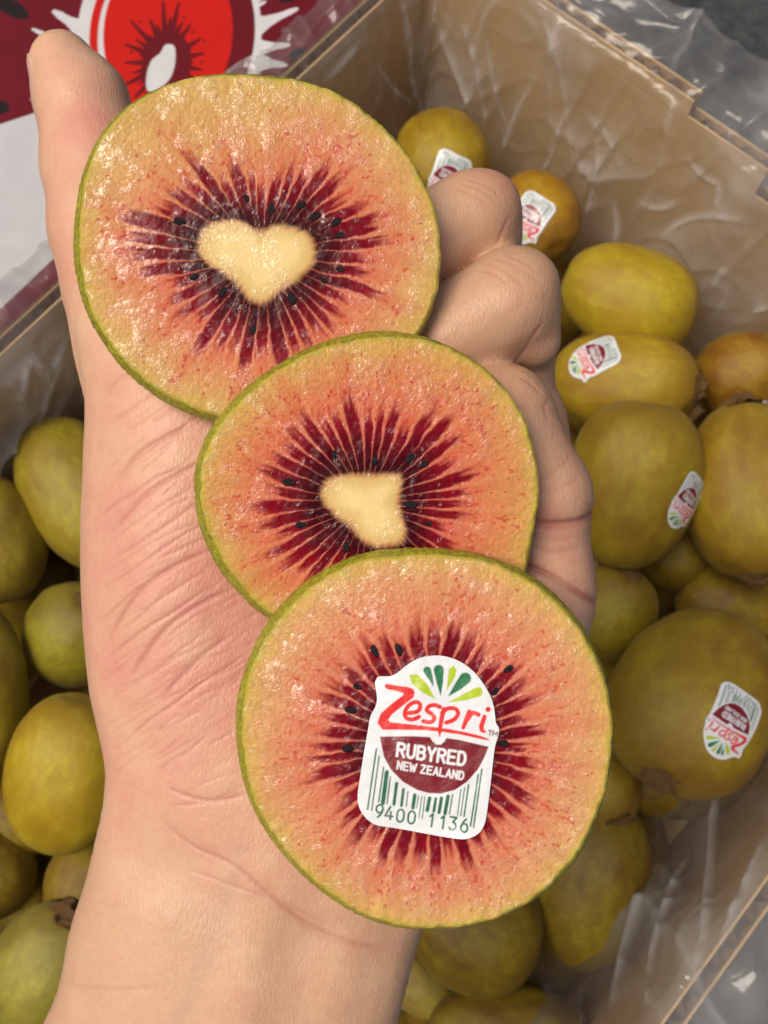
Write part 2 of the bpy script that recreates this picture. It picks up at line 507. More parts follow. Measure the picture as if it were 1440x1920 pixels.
for pts, wd in folds:
    pts = spline(pts, 5)
    sel = np.where((lp2 > pts.min(0) - 60).all(1) & (lp2 < pts.max(0) + 60).all(1))[0]
    if not len(sel): continue
    q = lp2[sel]
    d = line_dist(q, pts)
    k_ = ((q[:, None] - pts[None]) ** 2).sum(2).argmin(1)
    tt = k_ / (len(pts) - 1)
    tan = np.gradient(pts, axis=0)[k_]
    side = np.sign((q[:, 0] - pts[k_, 0]) * tan[:, 1] - (q[:, 1] - pts[k_, 1]) * tan[:, 0]) * frng.choice((-1, 1))
    tap = sstep(0, .35, tt) * sstep(1, .6, tt)
    wv = wd * (.75 + .3 * vnoise(q / 35, 51))
    crs[sel] = np.maximum(crs[sel], np.exp(-(d / wv) ** 2) * tap)
    soft[sel] = np.maximum(soft[sel], np.where(side > 0, np.exp(-d / (wd * 3.0)), np.exp(-(d / wd) ** 2)) * tap)
inn = np.repeat(nn, ntv, 0)
LV = LV - crs[:, None] * .0013 * (inn[:, :1] * EA + inn[:, 1:] * EN)
broad = sstep(-.1, .6, fbm(flat * [26, 3.2], 31, 3)).astype(float) * .32
over = np.repeat(np.maximum(far, np.maximum(.95 * sstep(.6, 1, nn[:, 0]), .12 * sstep(.6, 1, -nn[:, 0]))), ntv) * sstep(tb - .05, tb + .12, flat[:, 1]) * (.05 + .30 * np.repeat(sstep(.6, 1, nn[:, 0]), ntv) + .32 * sstep(.0, .45, fbm(np.stack([flat[:, 0] * 16 + flat[:, 1] * 2, flat[:, 1] * 9], 1), 61, 3)))
milk_a = np.clip(broad + over + crs * .5 + soft * .42 + .35 * np.clip(fold, 0, 1) ** 6 + .18 * np.clip(fold2, 0, 1) ** 8, 0, 1)
liner = mesh_np('plastic_liner', LV, grid_faces(ns, ntv)[:, ::-1], film, attrs={'crease': milk_a})
tag(liner, 'crinkled clear plastic bag lining the cardboard box and spilling over its far edge', 'plastic bag')

# ------------------------------------------------------------------ printed fruit sticker (drawn as ink on a small label)
OUT_Z = spline([(330, 303), (405, 303), (475, 272), (560, 205), (660, 150), (760, 130), (860, 132), (960, 160), (1060, 215), (1150, 300), (1220, 400), (1270, 500), (1293, 600), (1303, 690),
         (1330, 740), (1325, 800), (1303, 870), (1288, 950), (1260, 1200), (1228, 1450), (1203, 1560), (1150, 1625), (1060, 1662), (960, 1666), (820, 1647), (600, 1607), (420, 1577),
         (290, 1553), (205, 1492), (150, 1400), (140, 1300), (165, 1120), (200, 900), (225, 760), (247, 640), (288, 560), (302, 500), (296, 430), (285, 365), (300, 320)], 4, True)
def glyph(ch):
    """strokes on a unit box, y up"""
    a = lambda cx, cy, rx, ry, t0, t1, n=9: [(cx + rx * math.cos(math.radians(t0 + (t1 - t0) * i / n)), cy + ry * math.sin(math.radians(t0 + (t1 - t0) * i / n))) for i in range(n + 1)]
    G = {'R': [[(0, 0), (0, 1), (.55, 1)] + a(.6, .75, .4, .25, 90, -90) + [(0, .5)], [(.5, .5), (1, 0)]],
         'U': [[(0, 1), (0, .3)] + a(.5, .3, .5, .3, 180, 360) + [(1, 1)]],
         'B': [[(0, .53), (0, 1), (.5, 1)] + a(.55, .77, .38, .23, 90, -90) + [(0, .53), (0, 0), (.5, 0)] + a(.58, .265, .42, .265, -90, 90) + [(0, .53)]],
         'Y': [[(0, 1), (.5, .45), (.5, 0)], [(1, 1), (.5, .45)]],
         'E': [[(1, 1), (0, 1), (0, 0), (1, 0)], [(0, .52), (.85, .52)]],
         'D': [[(0, 0), (0, 1), (.4, 1)] + a(.45, .5, .55, .5, 90, -90) + [(0, 0)]],
         'N': [[(0, 0), (0, 1), (1, 0), (1, 1)]],
         'W': [[(-.1, 1), (.22, 0), (.5, .8), (.78, 0), (1.1, 1)]],
         'Z': [[(0, 1), (1, 1), (0, 0), (1, 0)]],
         'A': [[(-.05, 0), (.5, 1), (1.05, 0)], [(.15, .3), (.85, .3)]],
         'L': [[(0, 1), (0, 0), (.95, 0)]],
         'T': [[(0, 1), (1, 1)], [(.5, 1), (.5, 0)]], 'M': [[(0, 0), (0, 1), (.5, .3), (1, 1), (1, 0)]],
         '9': [a(.5, .68, .45, .32, -20, 340, 16), [(.93, .62), (.75, .25), (.4, 0)]],
         '4': [[(.55, 1), (0, .25), (1, .25)], [(.72, .6), (.72, 0)]],
         '0': [a(.5, .66, .45, .34, 0, 180) + a(.5, .34, .45, .34, 180, 360) + [(.95, .66)]],
         '1': [[(.1, .78), (.55, 1), (.55, 0)]],
         '3': [[(.05, 1), (.9, 1), (.45, .6)] + a(.45, .3, .48, .3, 90, -150)],
         '6': [a(.5, .32, .45, .32, 0, 360, 16), [(.07, .4), (.3, .78), (.65, 1)]], ' ': []}
    return G[ch]
def text_strokes(txt, org, ux, uy, adv, wfac):
    """org baseline-left, ux unit vector*letter width, uy up vector*cap height"""
    out = []; x = 0
    for ch in txt:
        wch = {'1': .75, ' ': .45, 'W': 1.25, 'M': 1.2}.get(ch, 1.0)
        for st in glyph(ch):
            out.append([np.array(org) + np.array(ux) * (x + px * wfac * wch) + np.array(uy) * py for px, py in st])
        x += adv * wch
    return out
def sticker_color(Z, aa=5.0):
    """Z (N,2) label coordinates -> ink colour"""
    n = len(Z)
    col = np.tile(np.array([.74, .77, .79]), (n, 1))
    def put(sd, cc):
        nonlocal col
        col = mix(col, np.array(cc), sstep(aa, -aa, sd))
    lime = (.42, .56, .02); green = (.012, .17, .062); red = (.72, .022, .02); mar = (.19, .008, .016); dgr = (.012, .13, .055)
    put(poly_sdf(Z, [(575, 285), (650, 290), (728, 372), (795, 500), (685, 437), (592, 362)]), lime)
    put(line_dist(Z, [(725, 254), (750, 310), (778, 385)], [33, 22, 2]), green)
    put(line_dist(Z, [(822, 250), (830, 340), (838, 465)], [43, 30, 2]), green)
    put(poly_sdf(Z, [(905, 245), (945, 212), (973, 248), (958, 310), (886, 428), (900, 310)]), lime)
    put(line_dist(Z, [(1045, 322), (985, 390), (903, 470)], [50, 34, 2]), green)
    put(line_dist(Z, [(1150, 435), (1050, 475), (908, 522)], [41, 30, 2]), lime)
    put(poly_sdf(Z, [(375, 362), (460, 380), (560, 393), (605, 408), (622, 440), (612, 478), (520, 550), (430, 620), (398, 668), (412, 690), (560, 705), (760, 727), (900, 745), (1050, 775), (1180, 805),
                     (1240, 832), (1248, 845), (1150, 826), (1000, 793), (850, 770), (700, 757), (500, 753), (350, 754), (305, 697), (332, 620), (420, 538), (515, 468), (530, 447), (470, 427), (390, 411), (364, 392)]), red)
    put(line_dist(Z, spline([(560, 612), (640, 600), (668, 555), (645, 522), (595, 530), (552, 570), (536, 620), (556, 658), (605, 665), (655, 645)], 5), 18), red)
    put(line_dist(Z, spline([(832, 562), (790, 546), (742, 555), (722, 590), (768, 625), (785, 658), (752, 690), (692, 682)], 5), 18), red)
    put(line_dist(Z, [(866, 580), (846, 660), (830, 760), (830, 812)], [19, 20, 17, 3]), red)
    put(line_dist(Z, spline([(850, 612), (900, 575), (962, 578), (985, 618), (950, 668), (885, 692)], 5), 18), red)
    put(line_dist(Z, [(1080, 602), (1050, 680), (1028, 735)], [20, 20, 16]), red)
    put(line_dist(Z, spline([(1065, 668), (1108, 612), (1158, 626)], 4), 18), red)
    put(line_dist(Z, [(1207, 645), (1180, 725), (1185, 758), (1208, 770)], [19, 20, 18, 12]), red)
    put(line_dist(Z, [(1237, 582), (1237.5, 582)], 22), red)
    for st in text_strokes('TM', (1236, 795), (32, 5), (5, -36), 1.25, 1.0): put(line_dist(Z, st, 4.5), mar)
    half = poly_sdf(Z, [(325, 812), (600, 806), (748, 814), (772, 852), (802, 876), (842, 876), (870, 852), (887, 822), (1000, 840), (1242, 896), (1200, 1000), (1150, 1090), (1060, 1190), (960, 1258),
                        (840, 1291), (740, 1286), (640, 1260), (520, 1190), (420, 1090), (360, 980)])
    put(half, mar)
    wht = (.78, .80, .82)
    for st in text_strokes('RUBYRED', (470, 972), (69, 9.8), (13, -106), 1.235, .83): put(line_dist(Z, st, 12), wht)
    for st in text_strokes('NEW ZEALAND', (472, 1082), (46.5, 7.6), (9, -64), 1.15, .74): put(line_dist(Z, st, 7.5), wht)
    for x0, y0, x1, y1, wd in [(297, 915, 224, 1420, 14), (320, 980, 258, 1430, 12), (358, 1070, 317, 1360, 12), (385, 1110, 352, 1370, 36), (415, 1150, 387, 1375, 12), (468, 1205, 445, 1380, 27),
                               (525, 1255, 508, 1392, 25), (563, 1275, 548, 1397, 11), (620, 1302, 605, 1410, 31), (652, 1312, 635, 1412, 9), (680, 1315, 655, 1492, 9), (705, 1320, 683, 1497, 9),
                               (745, 1330, 725, 1430, 31), (797, 1332, 780, 1440, 23), (845, 1327, 825, 1450, 28), (900, 1312, 875, 1457, 31), (938, 1300, 912, 1462, 11), (1008, 1257, 980, 1472, 10),
                               (1040, 1240, 1007, 1477, 10), (1073, 1217, 1035, 1482, 14), (1155, 1130, 1090, 1562, 14), (1185, 1087, 1115, 1572, 14)]:
        put(line_dist(Z, [(x0, y0), (x1, y1)], wd * .5), dgr)
    for ch, ox, oy in [('9', 285, 1485), ('4', 368, 1502), ('0', 462, 1525), ('0', 556, 1540), ('1', 735, 1563), ('1', 830, 1580), ('3', 905, 1590), ('6', 1000, 1607)]:
        for st in text_strokes(ch, (ox, oy), (62, 8), (13, -104), 1, 1): put(line_dist(Z, st, 8.5), dgr)
    return col
b = NB('sticker_paper'); c = b.coord()
b.P(Base_Color=b.attr('Col'), Roughness=b.ramp(b.noise(c, 350, 3), [(.4, .14), (.6, .38)]), Normal=b.bump(b.noise(c, 700, 4), .00016, .7))
sticker_mat = b.m
def sticker_grid(step):
    """quads of the label outline in label coordinates"""
    xs = np.arange(120, 1350, step); ys = np.arange(110, 1690, step)
    X, Y = np.meshgrid(xs, ys, indexing='ij')
    Z = np.stack([X.ravel(), Y.ravel()], 1).astype(float)
    sd = poly_sdf(Z, OUT_Z)
    # snap near-outside points onto the outline
    near = (sd > 0) & (sd < step * 1.05)
    ep = 1.0
    gx = (poly_sdf(Z[near] + [ep, 0], OUT_Z) - sd[near]) / ep; gy = (poly_sdf(Z[near] + [0, ep], OUT_Z) - sd[near]) / ep
    Z[near] -= np.stack([gx, gy], 1) * sd[near][:, None]
    ok = (sd <= 0) | near
    Fq = grid_faces(len(xs), len(ys))
    Fq = Fq[ok[Fq].all(1)]
    used, inv = np.unique(Fq, return_inverse=True)
    return Z[used], inv.reshape(Fq.shape)

# ------------------------------------------------------------------ whole kiwifruit
b = NB('kiwi_skin'); c = b.coord()
oi = b.n('ObjectInfo')
v = b.mapping(c, (1, 1, 1))
f1 = b.noise(v, 1.6, 5, .6); f2 = b.noise(v, 9, 4, .6); f3 = b.noise(v, 46, 3, .6)
base = oi.outputs['Color']
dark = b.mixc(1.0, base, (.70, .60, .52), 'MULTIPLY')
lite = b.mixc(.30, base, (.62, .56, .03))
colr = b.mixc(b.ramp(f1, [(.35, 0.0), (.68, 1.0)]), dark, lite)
colr = b.mixc(b.ramp(f2, [(.38, .45), (.6, 0.0)]), colr, dark)
sep = b.n('SeparateXYZ'); b.set(sep.inputs[0], c)
pore = b.n('TexVoronoi'); b.set(pore.inputs['Vector'], v); pore.inputs['Scale'].default_value = 26
porem = b.ramp(pore.outputs['Distance'], [(.05, .55), (.22, 0.0)])
colr = b.mixc(b.math('MULTIPLY', porem, b.ramp(b.noise(v, 4.2, 3), [(.42, 0.0), (.62, 1.0)])), colr, (.15, .085, .02))
endm = b.math('POWER', b.math('ABSOLUTE', sep.outputs[2]), 4.0)
colr = b.mixc(b.math('MULTIPLY', endm, .55), colr, (.16, .085, .018))
sp = b.n('TexVoronoi'); b.set(sp.inputs['Vector'], v); sp.inputs['Scale'].default_value = 7; sp.inputs['Randomness'].default_value = 1
spm = b.ramp(sp.outputs['Distance'], [(.02, .9), (.11, 0.0)])
colr = b.mixc(b.math('MULTIPLY', spm, b.ramp(b.noise(v, 3.1, 2), [(.44, 0.0), (.6, .8)])), colr, (.085, .05, .015))
colr = b.mixc(b.ramp(f3, [(.4, .35), (.62, 0.0)]), colr, dark)
b.P(Base_Color=colr, Roughness=b.ramp(f2, [(.3, .34), (.7, .50)]), Sheen_Weight=.03, Sheen_Roughness=.5)
b.p.inputs['Specular IOR Level'].default_value = .42
b.P(Normal=b.bump(b.noise(v, 70, 4, .6), .0006, .35, b.bump(f2, .0012, .15)))
kiwi_skin = b.m
kiwi_end = mat_simple('kiwi_end_brown', (.42, .22, .065), .8, 1100, .6, .002, 900)
kiwi_end_dark = mat_simple('kiwi_stem_dark', (.05, .032, .018), .9, 900, .5, .001, 800)

def kiwi_mesh(seed, taper, sq):
    nu_, nv_ = 72, 56
    t = np.linspace(-1, 1, nv_)
    t = np.sin(t * math.pi / 2)
    prof = np.clip(1 - np.abs(t) ** (2.0 + sq), 0, 1) ** .5 * (1 + taper * t)
    prof[0] = prof[-1] = .004
    dim = np.exp(-((1 - np.abs(t)) / .035) ** 1) * .05
    zz = np.sign(t) * (np.abs(t) - dim)
    a = np.linspace(0, 2 * math.pi, nu_, endpoint=False)
    A, J = np.meshgrid(a, np.arange(nv_), indexing='ij')
    X = prof[J] * np.cos(A); Y = prof[J] * np.sin(A) * .96; Zz = zz[J]
    P = np.stack([X, Y, Zz], -1).reshape(-1, 3)
    k = 1 + .035 * fbm(P * 1.5, seed, 2) + .012 * fbm(P * 4, seed + 5, 2)
    return P * k[:, None], grid_faces(nu_, nv_, True)
KM = []
for i, (tp, sq) in enumerate([(.05, .25), (-.09, .1), (.10, .45), (0.02, .0)]):
    V, Fq = kiwi_mesh(40 + i * 9, tp, sq)
    KM.append((V, Fq))
kiwi_me = [None] * 4
def end_cap_mesh(seed):
    """shaggy brown button with a dark pit, unit radius"""
    rr = np.linspace(0, 1, 14); aa_ = np.linspace(0, 2 * math.pi, 36, endpoint=False)
    A, R = np.meshgrid(aa_, rr, indexing='ij')
    h = .34 * np.exp(-((R - .42) / .22) ** 2) - .12 * (R < .15) - .28 * R ** 2
    P = np.stack([R * np.cos(A), R * np.sin(A), h], -1).reshape(-1, 3)
    nz = fbm(P * 4, seed, 3)
    P[:, 2] += .42 * nz * (R.ravel() > .1)
    P[:, :2] *= (1 + .22 * fbm(P * 2.4, seed + 3, 2))[:, None]
    return P, grid_faces(36, 14, True)
CAPV, CAPF = end_cap_mesh(3)
cap_me = None

def kiwi(px, py, ra, rb, ang, z, label, tilt=0.0, col=(.30, .235, .018), var=0, ends=('stem',), sticker=None, r3=None):
    """px,py centre in the photo; ra/rb half length/half width in photo pixels at the fruit's depth; ang direction of the long axis in the picture (deg, y down); tilt lifts that end to the camera; z height of the centre"""
    global cap_me
    cw = ray_z(px, py, z)
    depth = (cw - CAM) @ FW
    L = ra / FPX * depth; Bq = rb / FPX * depth
    a = rad(ang); t = rad(tilt)
    ax = (RT * math.cos(a) - UP * math.sin(a)) * math.cos(t) - FW * math.sin(t)
    zax = Vector(ax).normalized()
    xax = zax.cross(Vector(FW)).normalized(); yax = zax.cross(xax)
    root = empty('kiwifruit', tuple(cw), label, 'kiwifruit', 'whole kiwifruit heaped in the box')
    R = Matrix((xax, yax, zax)).transposed().to_4x4()
    root.matrix_world = Matrix.Translation(Vector(cw)) @ R
    if kiwi_me[var] is None:
        o = mesh_np('fruit_body', KM[var][0], KM[var][1], kiwi_skin, root)
        kiwi_me[var] = o.data
    else:
        o = link('fruit_body', kiwi_me[var], None, root)
    o.scale = (Bq, r3 / FPX * depth if r3 else Bq, L)
    o.color = (*col, 1)
    for e in ends:
        sg = 1 if e in ('stem', 'dark') else -1
        if cap_me is None:
            q = mesh_np('stem_end', CAPV, CAPF, kiwi_end, root); cap_me = q.data
        else:
            q = link('stem_end', cap_me, None, root)
        if sg < 0: q.name = 'blossom_end'
        q.location = (0, 0, sg * L * .975)
        k = {'stem': .0072, 'dark': .0046, 'blossom': .0085}[e]
        q.scale = (k, k, sg * k * .8)
    if sticker:
        spx, spy, ux, uy, step = sticker
        Vw = (KM[var][0] * np.array(o.scale)) @ np.array(R.to_3x3()).T + cw
        bvh = BVHTree.FromPolygons([Vector(v_) for v_ in Vw], [tuple(f_) for f_ in KM[var][1]])
        d = Vector(FW + RT * (spx - 720) / FPX - UP * (spy - 960) / FPX).normalized()
        h, nrm, _, _ = bvh.ray_cast(Vector(CAM), d)
        if h is None: return root
        nrm = nrm if nrm.dot(d) < 0 else -nrm
        # smooth the local normal
        acc = Vector()
        for k in range(12):
            hh, n2, _, _ = bvh.ray_cast(Vector(CAM), (d + Vector(RT) * .012 * math.cos(k) + Vector(UP) * .012 * math.sin(k)).normalized())
            if hh is not None and (hh - h).length < .01: acc += n2 if n2.dot(d) < 0 else -n2
        if acc.length > 0: nrm = (acc + nrm).normalized()
        upv = Vector(RT * ux - UP * uy); upv = (upv - nrm * upv.dot(nrm)).normalized()
        rtv = upv.cross(nrm)
        Zc, Fq = sticker_grid(step)
        loc = (Zc - np.array([735, 900])) * ((.0160 if step < 16 else .0138) / 1180)
        pts = []
        last = h
        for lx, ly in loc:
            p = h + rtv * lx + upv * (-ly)
            hh, n2, _, _ = bvh.ray_cast(p + nrm * .02, -nrm)
            if hh is None: hh = p - nrm * .003
            pts.append(hh + nrm * .00035)
        pts = np.array(pts)
        Rm = np.array(R.to_3x3())
        mesh_np('sticker', (pts - cw) @ Rm, Fq[:, ::-1], sticker_mat, root, colors=sticker_color(Zc, 9.0 if step < 18 else 13.0))
    return root

OL = (.355, .24, .009); GO = (.40, .21, .007); GR = (.30, .23, .011); BR = (.29, .135, .008); YE = (.46, .34, .011); DK_SHADE = (.20, .125, .008)  # last one: skin darkened to stand in for shade deep in the heap
K = kiwi
# right-hand side of the heap
K(828, 300, 100, 90, 75, .100, 'olive kiwifruit beside the top slice, its sticker cut off by a finger', 25, OL, 0, (), (842, 336, -10, 60, 18))
K(1008, 408, 92, 80, 70, .098, 'golden brown kiwifruit against the far wall whose sticker is half behind the fingers', 35, GO, 1, (), (992, 410, -32, 60, 18))
K(1180, 560, 132, 98, 22, .104, 'yellow green kiwifruit without a sticker against the far box wall', 5, YE, 2, ())
K(1170, 718, 142, 98, 8, .100, 'long golden kiwifruit on its side with a sticker on its upper left', 20, (.42, .275, .012), 0, ('stem',), (1112, 670, -78, 36, 18))
K(1392, 702, 92, 80, -20, .092, 'brown orange kiwifruit at the right edge with only a sticker tip showing', 30, BR, 1, (), (1412, 778, 0, 60, 30))
K(1188, 908, 164, 122, -84, .112, 'big olive kiwifruit beside the little finger, sticker on its right edge', 12, OL, 2, (), (1290, 942, -30, 70, 18))
K(1402, 918, 172, 120, 88, .110, 'large upright green brown kiwifruit cut by the right edge, pale blossom end downwards', 8, (.34, .215, .010), 0, ('blossom', 'stem'))
K(1145, 1152, 100, 84, -70, .090, 'small kiwifruit with a dark stem pit tucked under the side of the hand', 30, GR, 3, ('dark',))
K(1255, 1030, 84, 68, 60, .078, 'dark kiwifruit deep in the gap between two large ones on the right', 10, DK_SHADE, 3, ())
K(1372, 1140, 110, 82, 20, .074, 'shaded kiwifruit wedged above the big stickered one at the right edge', 0, DK_SHADE, 1, ())
K(1302, 1312, 190, 154, 125, .112, 'biggest kiwifruit at lower right showing its whole sticker upside down', 30, (.31, .205, .010), 2, ('stem',), (1376, 1357, -50, 108, 14))
K(1118, 1452, 104, 74, 70, .088, 'kiwifruit beside the bottom slice with a shaggy tan stem end pointing down', 28, (.27, .17, .015), 3, ('stem',))
K(1222, 1448, 92, 82, 0, .070, 'shadowed kiwifruit below the biggest stickered one', 0, DK_SHADE, 0, ())
K(1105, 1655, 165, 112, 100, .078, 'long dark kiwifruit in shade at the lower right of the bottom slice', 0, (.21, .145, .010), 1, ())  # this and the next two: bottom shade put into a darker skin colour
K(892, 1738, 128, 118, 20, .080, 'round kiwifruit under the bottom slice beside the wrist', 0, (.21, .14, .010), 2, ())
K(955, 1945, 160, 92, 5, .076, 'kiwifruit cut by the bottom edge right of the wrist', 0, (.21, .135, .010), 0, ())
K(790, 1850, 90, 52, 40, .058, 'narrow pale kiwifruit squeezed next to the wrist at the bottom', 0, (.33, .27, .06), 3, ())
# left-hand side
K(145, 928, 158, 98, 62, .100, 'pear shaped yellow green kiwifruit left of the thumb base, stem end up', 8, (.33, .27, .02), 1, ())
K(-22, 1012, 128, 104, 75, .100, 'dark olive kiwifruit cut by the left edge beside the pear shaped one', 0, (.27, .20, .014), 0, ())
K(140, 1192, 112, 96, -60, .088, 'green kiwifruit with a brown stem scar facing up, left of the palm', 40, (.26, .24, .02), 3, ('dark',))
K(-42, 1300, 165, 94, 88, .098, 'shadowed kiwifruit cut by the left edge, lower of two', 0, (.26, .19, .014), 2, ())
K(128, 1452, 158, 116, -78, .108, 'bright yellow kiwifruit with smooth skin left of the wrist', 10, YE, 0, ())
K(25, 1532, 96, 84, 10, .072, 'dark kiwifruit beneath the bright yellow one', 0, DK_SHADE, 1, ())
K(168, 1668, 100, 84, 80, .068, 'brownish kiwifruit in shadow between the wrist and the bright yellow one', 0, (.28, .19, .02), 3, ())
K(60, 1862, 195, 105, -62, .100, 'blemished green kiwifruit in the bottom left corner with a dark stem end', 10, (.30, .29, .05), 2, ('stem',))
K(62, 1090, 84, 70, 0, .066, 'dark kiwifruit deep between the left hand fruit', 0, DK_SHADE, 1, ())
K(15, 1700, 110, 88, 30, .062, 'kiwifruit in deep shade at the left edge under the blemished green one', 0, DK_SHADE, 1, ())
K(-30, 1620, 110, 88, 60, .075, 'kiwifruit mostly cut off by the left edge in the lower corner', 0, DK_SHADE, 0, ())
# fruit under the hand and lower layer, needed to fill the heap
rng = random.Random(7)
for (px, py) in [(330, 760), (300, 1010), (330, 1280), (480, 560), (560, 900), (620, 1240), (430, 1500), (700, 700), (850, 950), (880, 1250), (330, 1750), (620, 1620)]:
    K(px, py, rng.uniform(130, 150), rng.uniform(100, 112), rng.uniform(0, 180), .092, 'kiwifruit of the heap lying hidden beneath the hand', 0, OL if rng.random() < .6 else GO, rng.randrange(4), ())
ax_ = np.arange(A0 + .03, A1 - .02, .052); an_ = np.arange(N0 + .03, N1 - .02, .046)
for i, a_ in enumerate(ax_):
    for j, n_ in enumerate(an_):
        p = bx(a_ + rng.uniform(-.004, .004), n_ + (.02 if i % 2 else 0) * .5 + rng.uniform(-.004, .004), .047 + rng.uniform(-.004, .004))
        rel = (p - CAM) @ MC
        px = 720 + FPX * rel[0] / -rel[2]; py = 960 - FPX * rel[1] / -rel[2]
        K(px, py, rng.uniform(125, 150), rng.uniform(105, 118), rng.uniform(0, 180), p[2], 'kiwifruit of the lower layer glimpsed in a dark gap of the heap', 0, DK_SHADE, rng.randrange(4), ())

# ------------------------------------------------------------------ hand (one continuous surface from a signed distance field)
HD = .1700                                   # depth of the mid plane of the palm
pal = [(160, 600), (152, 645), (162, 700), (163, 770), (159, 850), (156, 920), (154, 990), (154, 1070), (157, 1150), (163, 1230), (173, 1310), (189, 1380), (199, 1440), (195, 1500), (182, 1565),
       (162, 1650), (141, 1712), (127, 1765), (119, 1815), (106, 1865), (82, 1920), (58, 2000), (40, 2150), (25, 2700), (640, 2700), (690, 2150), (728, 2000), (745, 1920), (762, 1850), (785, 1765), (820, 1680), (878, 1570),
       (960, 1440), (1040, 1320), (1085, 1245), (1098, 1190), (1104, 1120), (1098, 1020), (1080, 930), (1020, 800), (900, 660), (700, 560), (480, 540), (330, 540), (230, 560)]
pal = spline(pal, 3, True)
H = .0005
lo = np.array([-.060, -.140, -.205]); hi = np.array([.038, .080, -.148])
dims = np.ceil((hi - lo) / H).astype(int)
SD = np.full(dims, .02, np.float32)
gx = lo[0] + H * np.arange(dims[0]); gy = lo[1] + H * np.arange(dims[1]); gz = lo[2] + H * np.arange(dims[2])
# palm + forearm: rounded extrusion of the outline
pc = px2c(pal[:, 0], pal[:, 1], HD)[:, :2]
H2 = H * 2
cx_, cy_ = np.meshgrid(gx[::2], gy[::2], indexing='ij')
d2c = poly_sdf(np.stack([cx_.ravel(), cy_.ravel()], 1), pc).reshape(cx_.shape)
def up2(a):
    """bilinear x2 upsample to the fine grid"""
    n0_, n1_ = a.shape
    i = np.arange(dims[0]) / 2; j = np.arange(dims[1]) / 2
    i0 = np.minimum(i.astype(int), n0_ - 2); j0 = np.minimum(j.astype(int), n1_ - 2)
    fi = (i - i0)[:, None]; fj = (j - j0)[None]
    return a[i0][:, j0] * (1 - fi) * (1 - fj) + a[i0 + 1][:, j0] * fi * (1 - fj) + a[i0][:, j0 + 1] * (1 - fi) * fj + a[i0 + 1][:, j0 + 1] * fi * fj
d2 = up2(d2c).astype(np.float32)
X2, Y2 = np.meshgrid(gx, gy, indexing='ij')
PX = 720 + X2 / HD * FPX; PY = 960 - Y2 / HD * FPX
# smooth inner depth: blur the medial axis
din = np.clip(-d2, 0, None)
Rr = .021
prof = np.sqrt(np.clip(1 - (1 - np.clip(din / Rr, 0, 1)) ** 2, 0, 1))
def bump2(x, y, sx, sy, rot=0):
    q = (PX - x); r_ = (PY - y); c_, s_ = math.cos(rot), math.sin(rot)
    return np.exp(-(((q * c_ + r_ * s_) / sx) ** 2 + ((-q * s_ + r_ * c_) / sy) ** 2))
front = .0118 + .0030 * bump2(300, 1000, 190, 380, .1) - .0035 * bump2(720, 1000, 260, 330) + .0012 * bump2(800, 1450, 200, 220) - .0010 * bump2(560, 1800, 60, 260, .25) + .0012 * bump2(470, 1850, 70, 300, .2) - .0012 * bump2(300, 1560, 260, 70, .5)
back = .0125
def kblur(a, n):
    for _ in range(n):
        a = (a + np.roll(a, 3, 0) + np.roll(a, -3, 0) + np.roll(a, 3, 1) + np.roll(a, -3, 1)) / 5
    return a
tf = kblur(prof, 10) * np.where(din > .004, 1, 1)
tf = np.where(din < .003, prof, np.where(din < .008, prof + (tf - prof) * (din - .003) / .005, tf))
zf = -HD + tf * front; zb = -HD - tf * back
for k in range(dims[2]):
    z = gz[k]
    dz = np.maximum(z - zf, zb - z)
    ins = np.maximum(dz * .75, -1)
    SD[:, :, k] = np.where(d2 < 0, ins, np.sqrt(np.clip(d2, 0, None) ** 2 + (np.abs(z + HD)) ** 2))
def smin_into(sub, d, k):
    a = SD[sub]
    h = np.clip(k - np.abs(a - d), 0, None) / k
    SD[sub] = np.minimum(a, d) - h * h * k * .25
def cone(pa, ra, pb, rb, k=.002, sx=1.0):
    """round cone between two points given as (px,py,depth) with pixel radii"""
    a = px2c(pa[0], pa[1], pa[2]); c = px2c(pb[0], pb[1], pb[2])
    r1 = ra / FPX * pa[2]; r2 = rb / FPX * pb[2]
    m = max(r1, r2) + k + .003
    l = np.minimum(a, c) - m; h_ = np.maximum(a, c) + m
    i0 = np.clip(((l - lo) / H).astype(int), 0, dims); i1 = np.clip(((h_ - lo) / H).astype(int) + 1, 0, dims)
    sub = tuple(slice(p, q) for p, q in zip(i0, i1))
    X, Y, Z = np.meshgrid(gx[sub[0]], gy[sub[1]], gz[sub[2]], indexing='ij')
    e = c - a
    t = np.clip(((X - a[0]) * e[0] + (Y - a[1]) * e[1] + (Z - a[2]) * e[2]) / (e @ e), 0, 1)
    d = np.sqrt((X - a[0] - t * e[0]) ** 2 + (Y - a[1] - t * e[1]) ** 2 + (Z - a[2] - t * e[2]) ** 2) - (r1 + (r2 - r1) * t)
    smin_into(sub, d.astype(np.float32), k)
TH = [(116, 119, .1800, 60), (154, 192, .1790, 78), (180, 310, .1775, 92), (207, 430, .1755, 104), (242, 540, .1735, 112), (275, 660, .1715, 112), (330, 820, .169, 120)]
for p, q in zip(TH[:-1], TH[1:]):
    cone(p[:3], p[3], q[:3], q[3], .004)
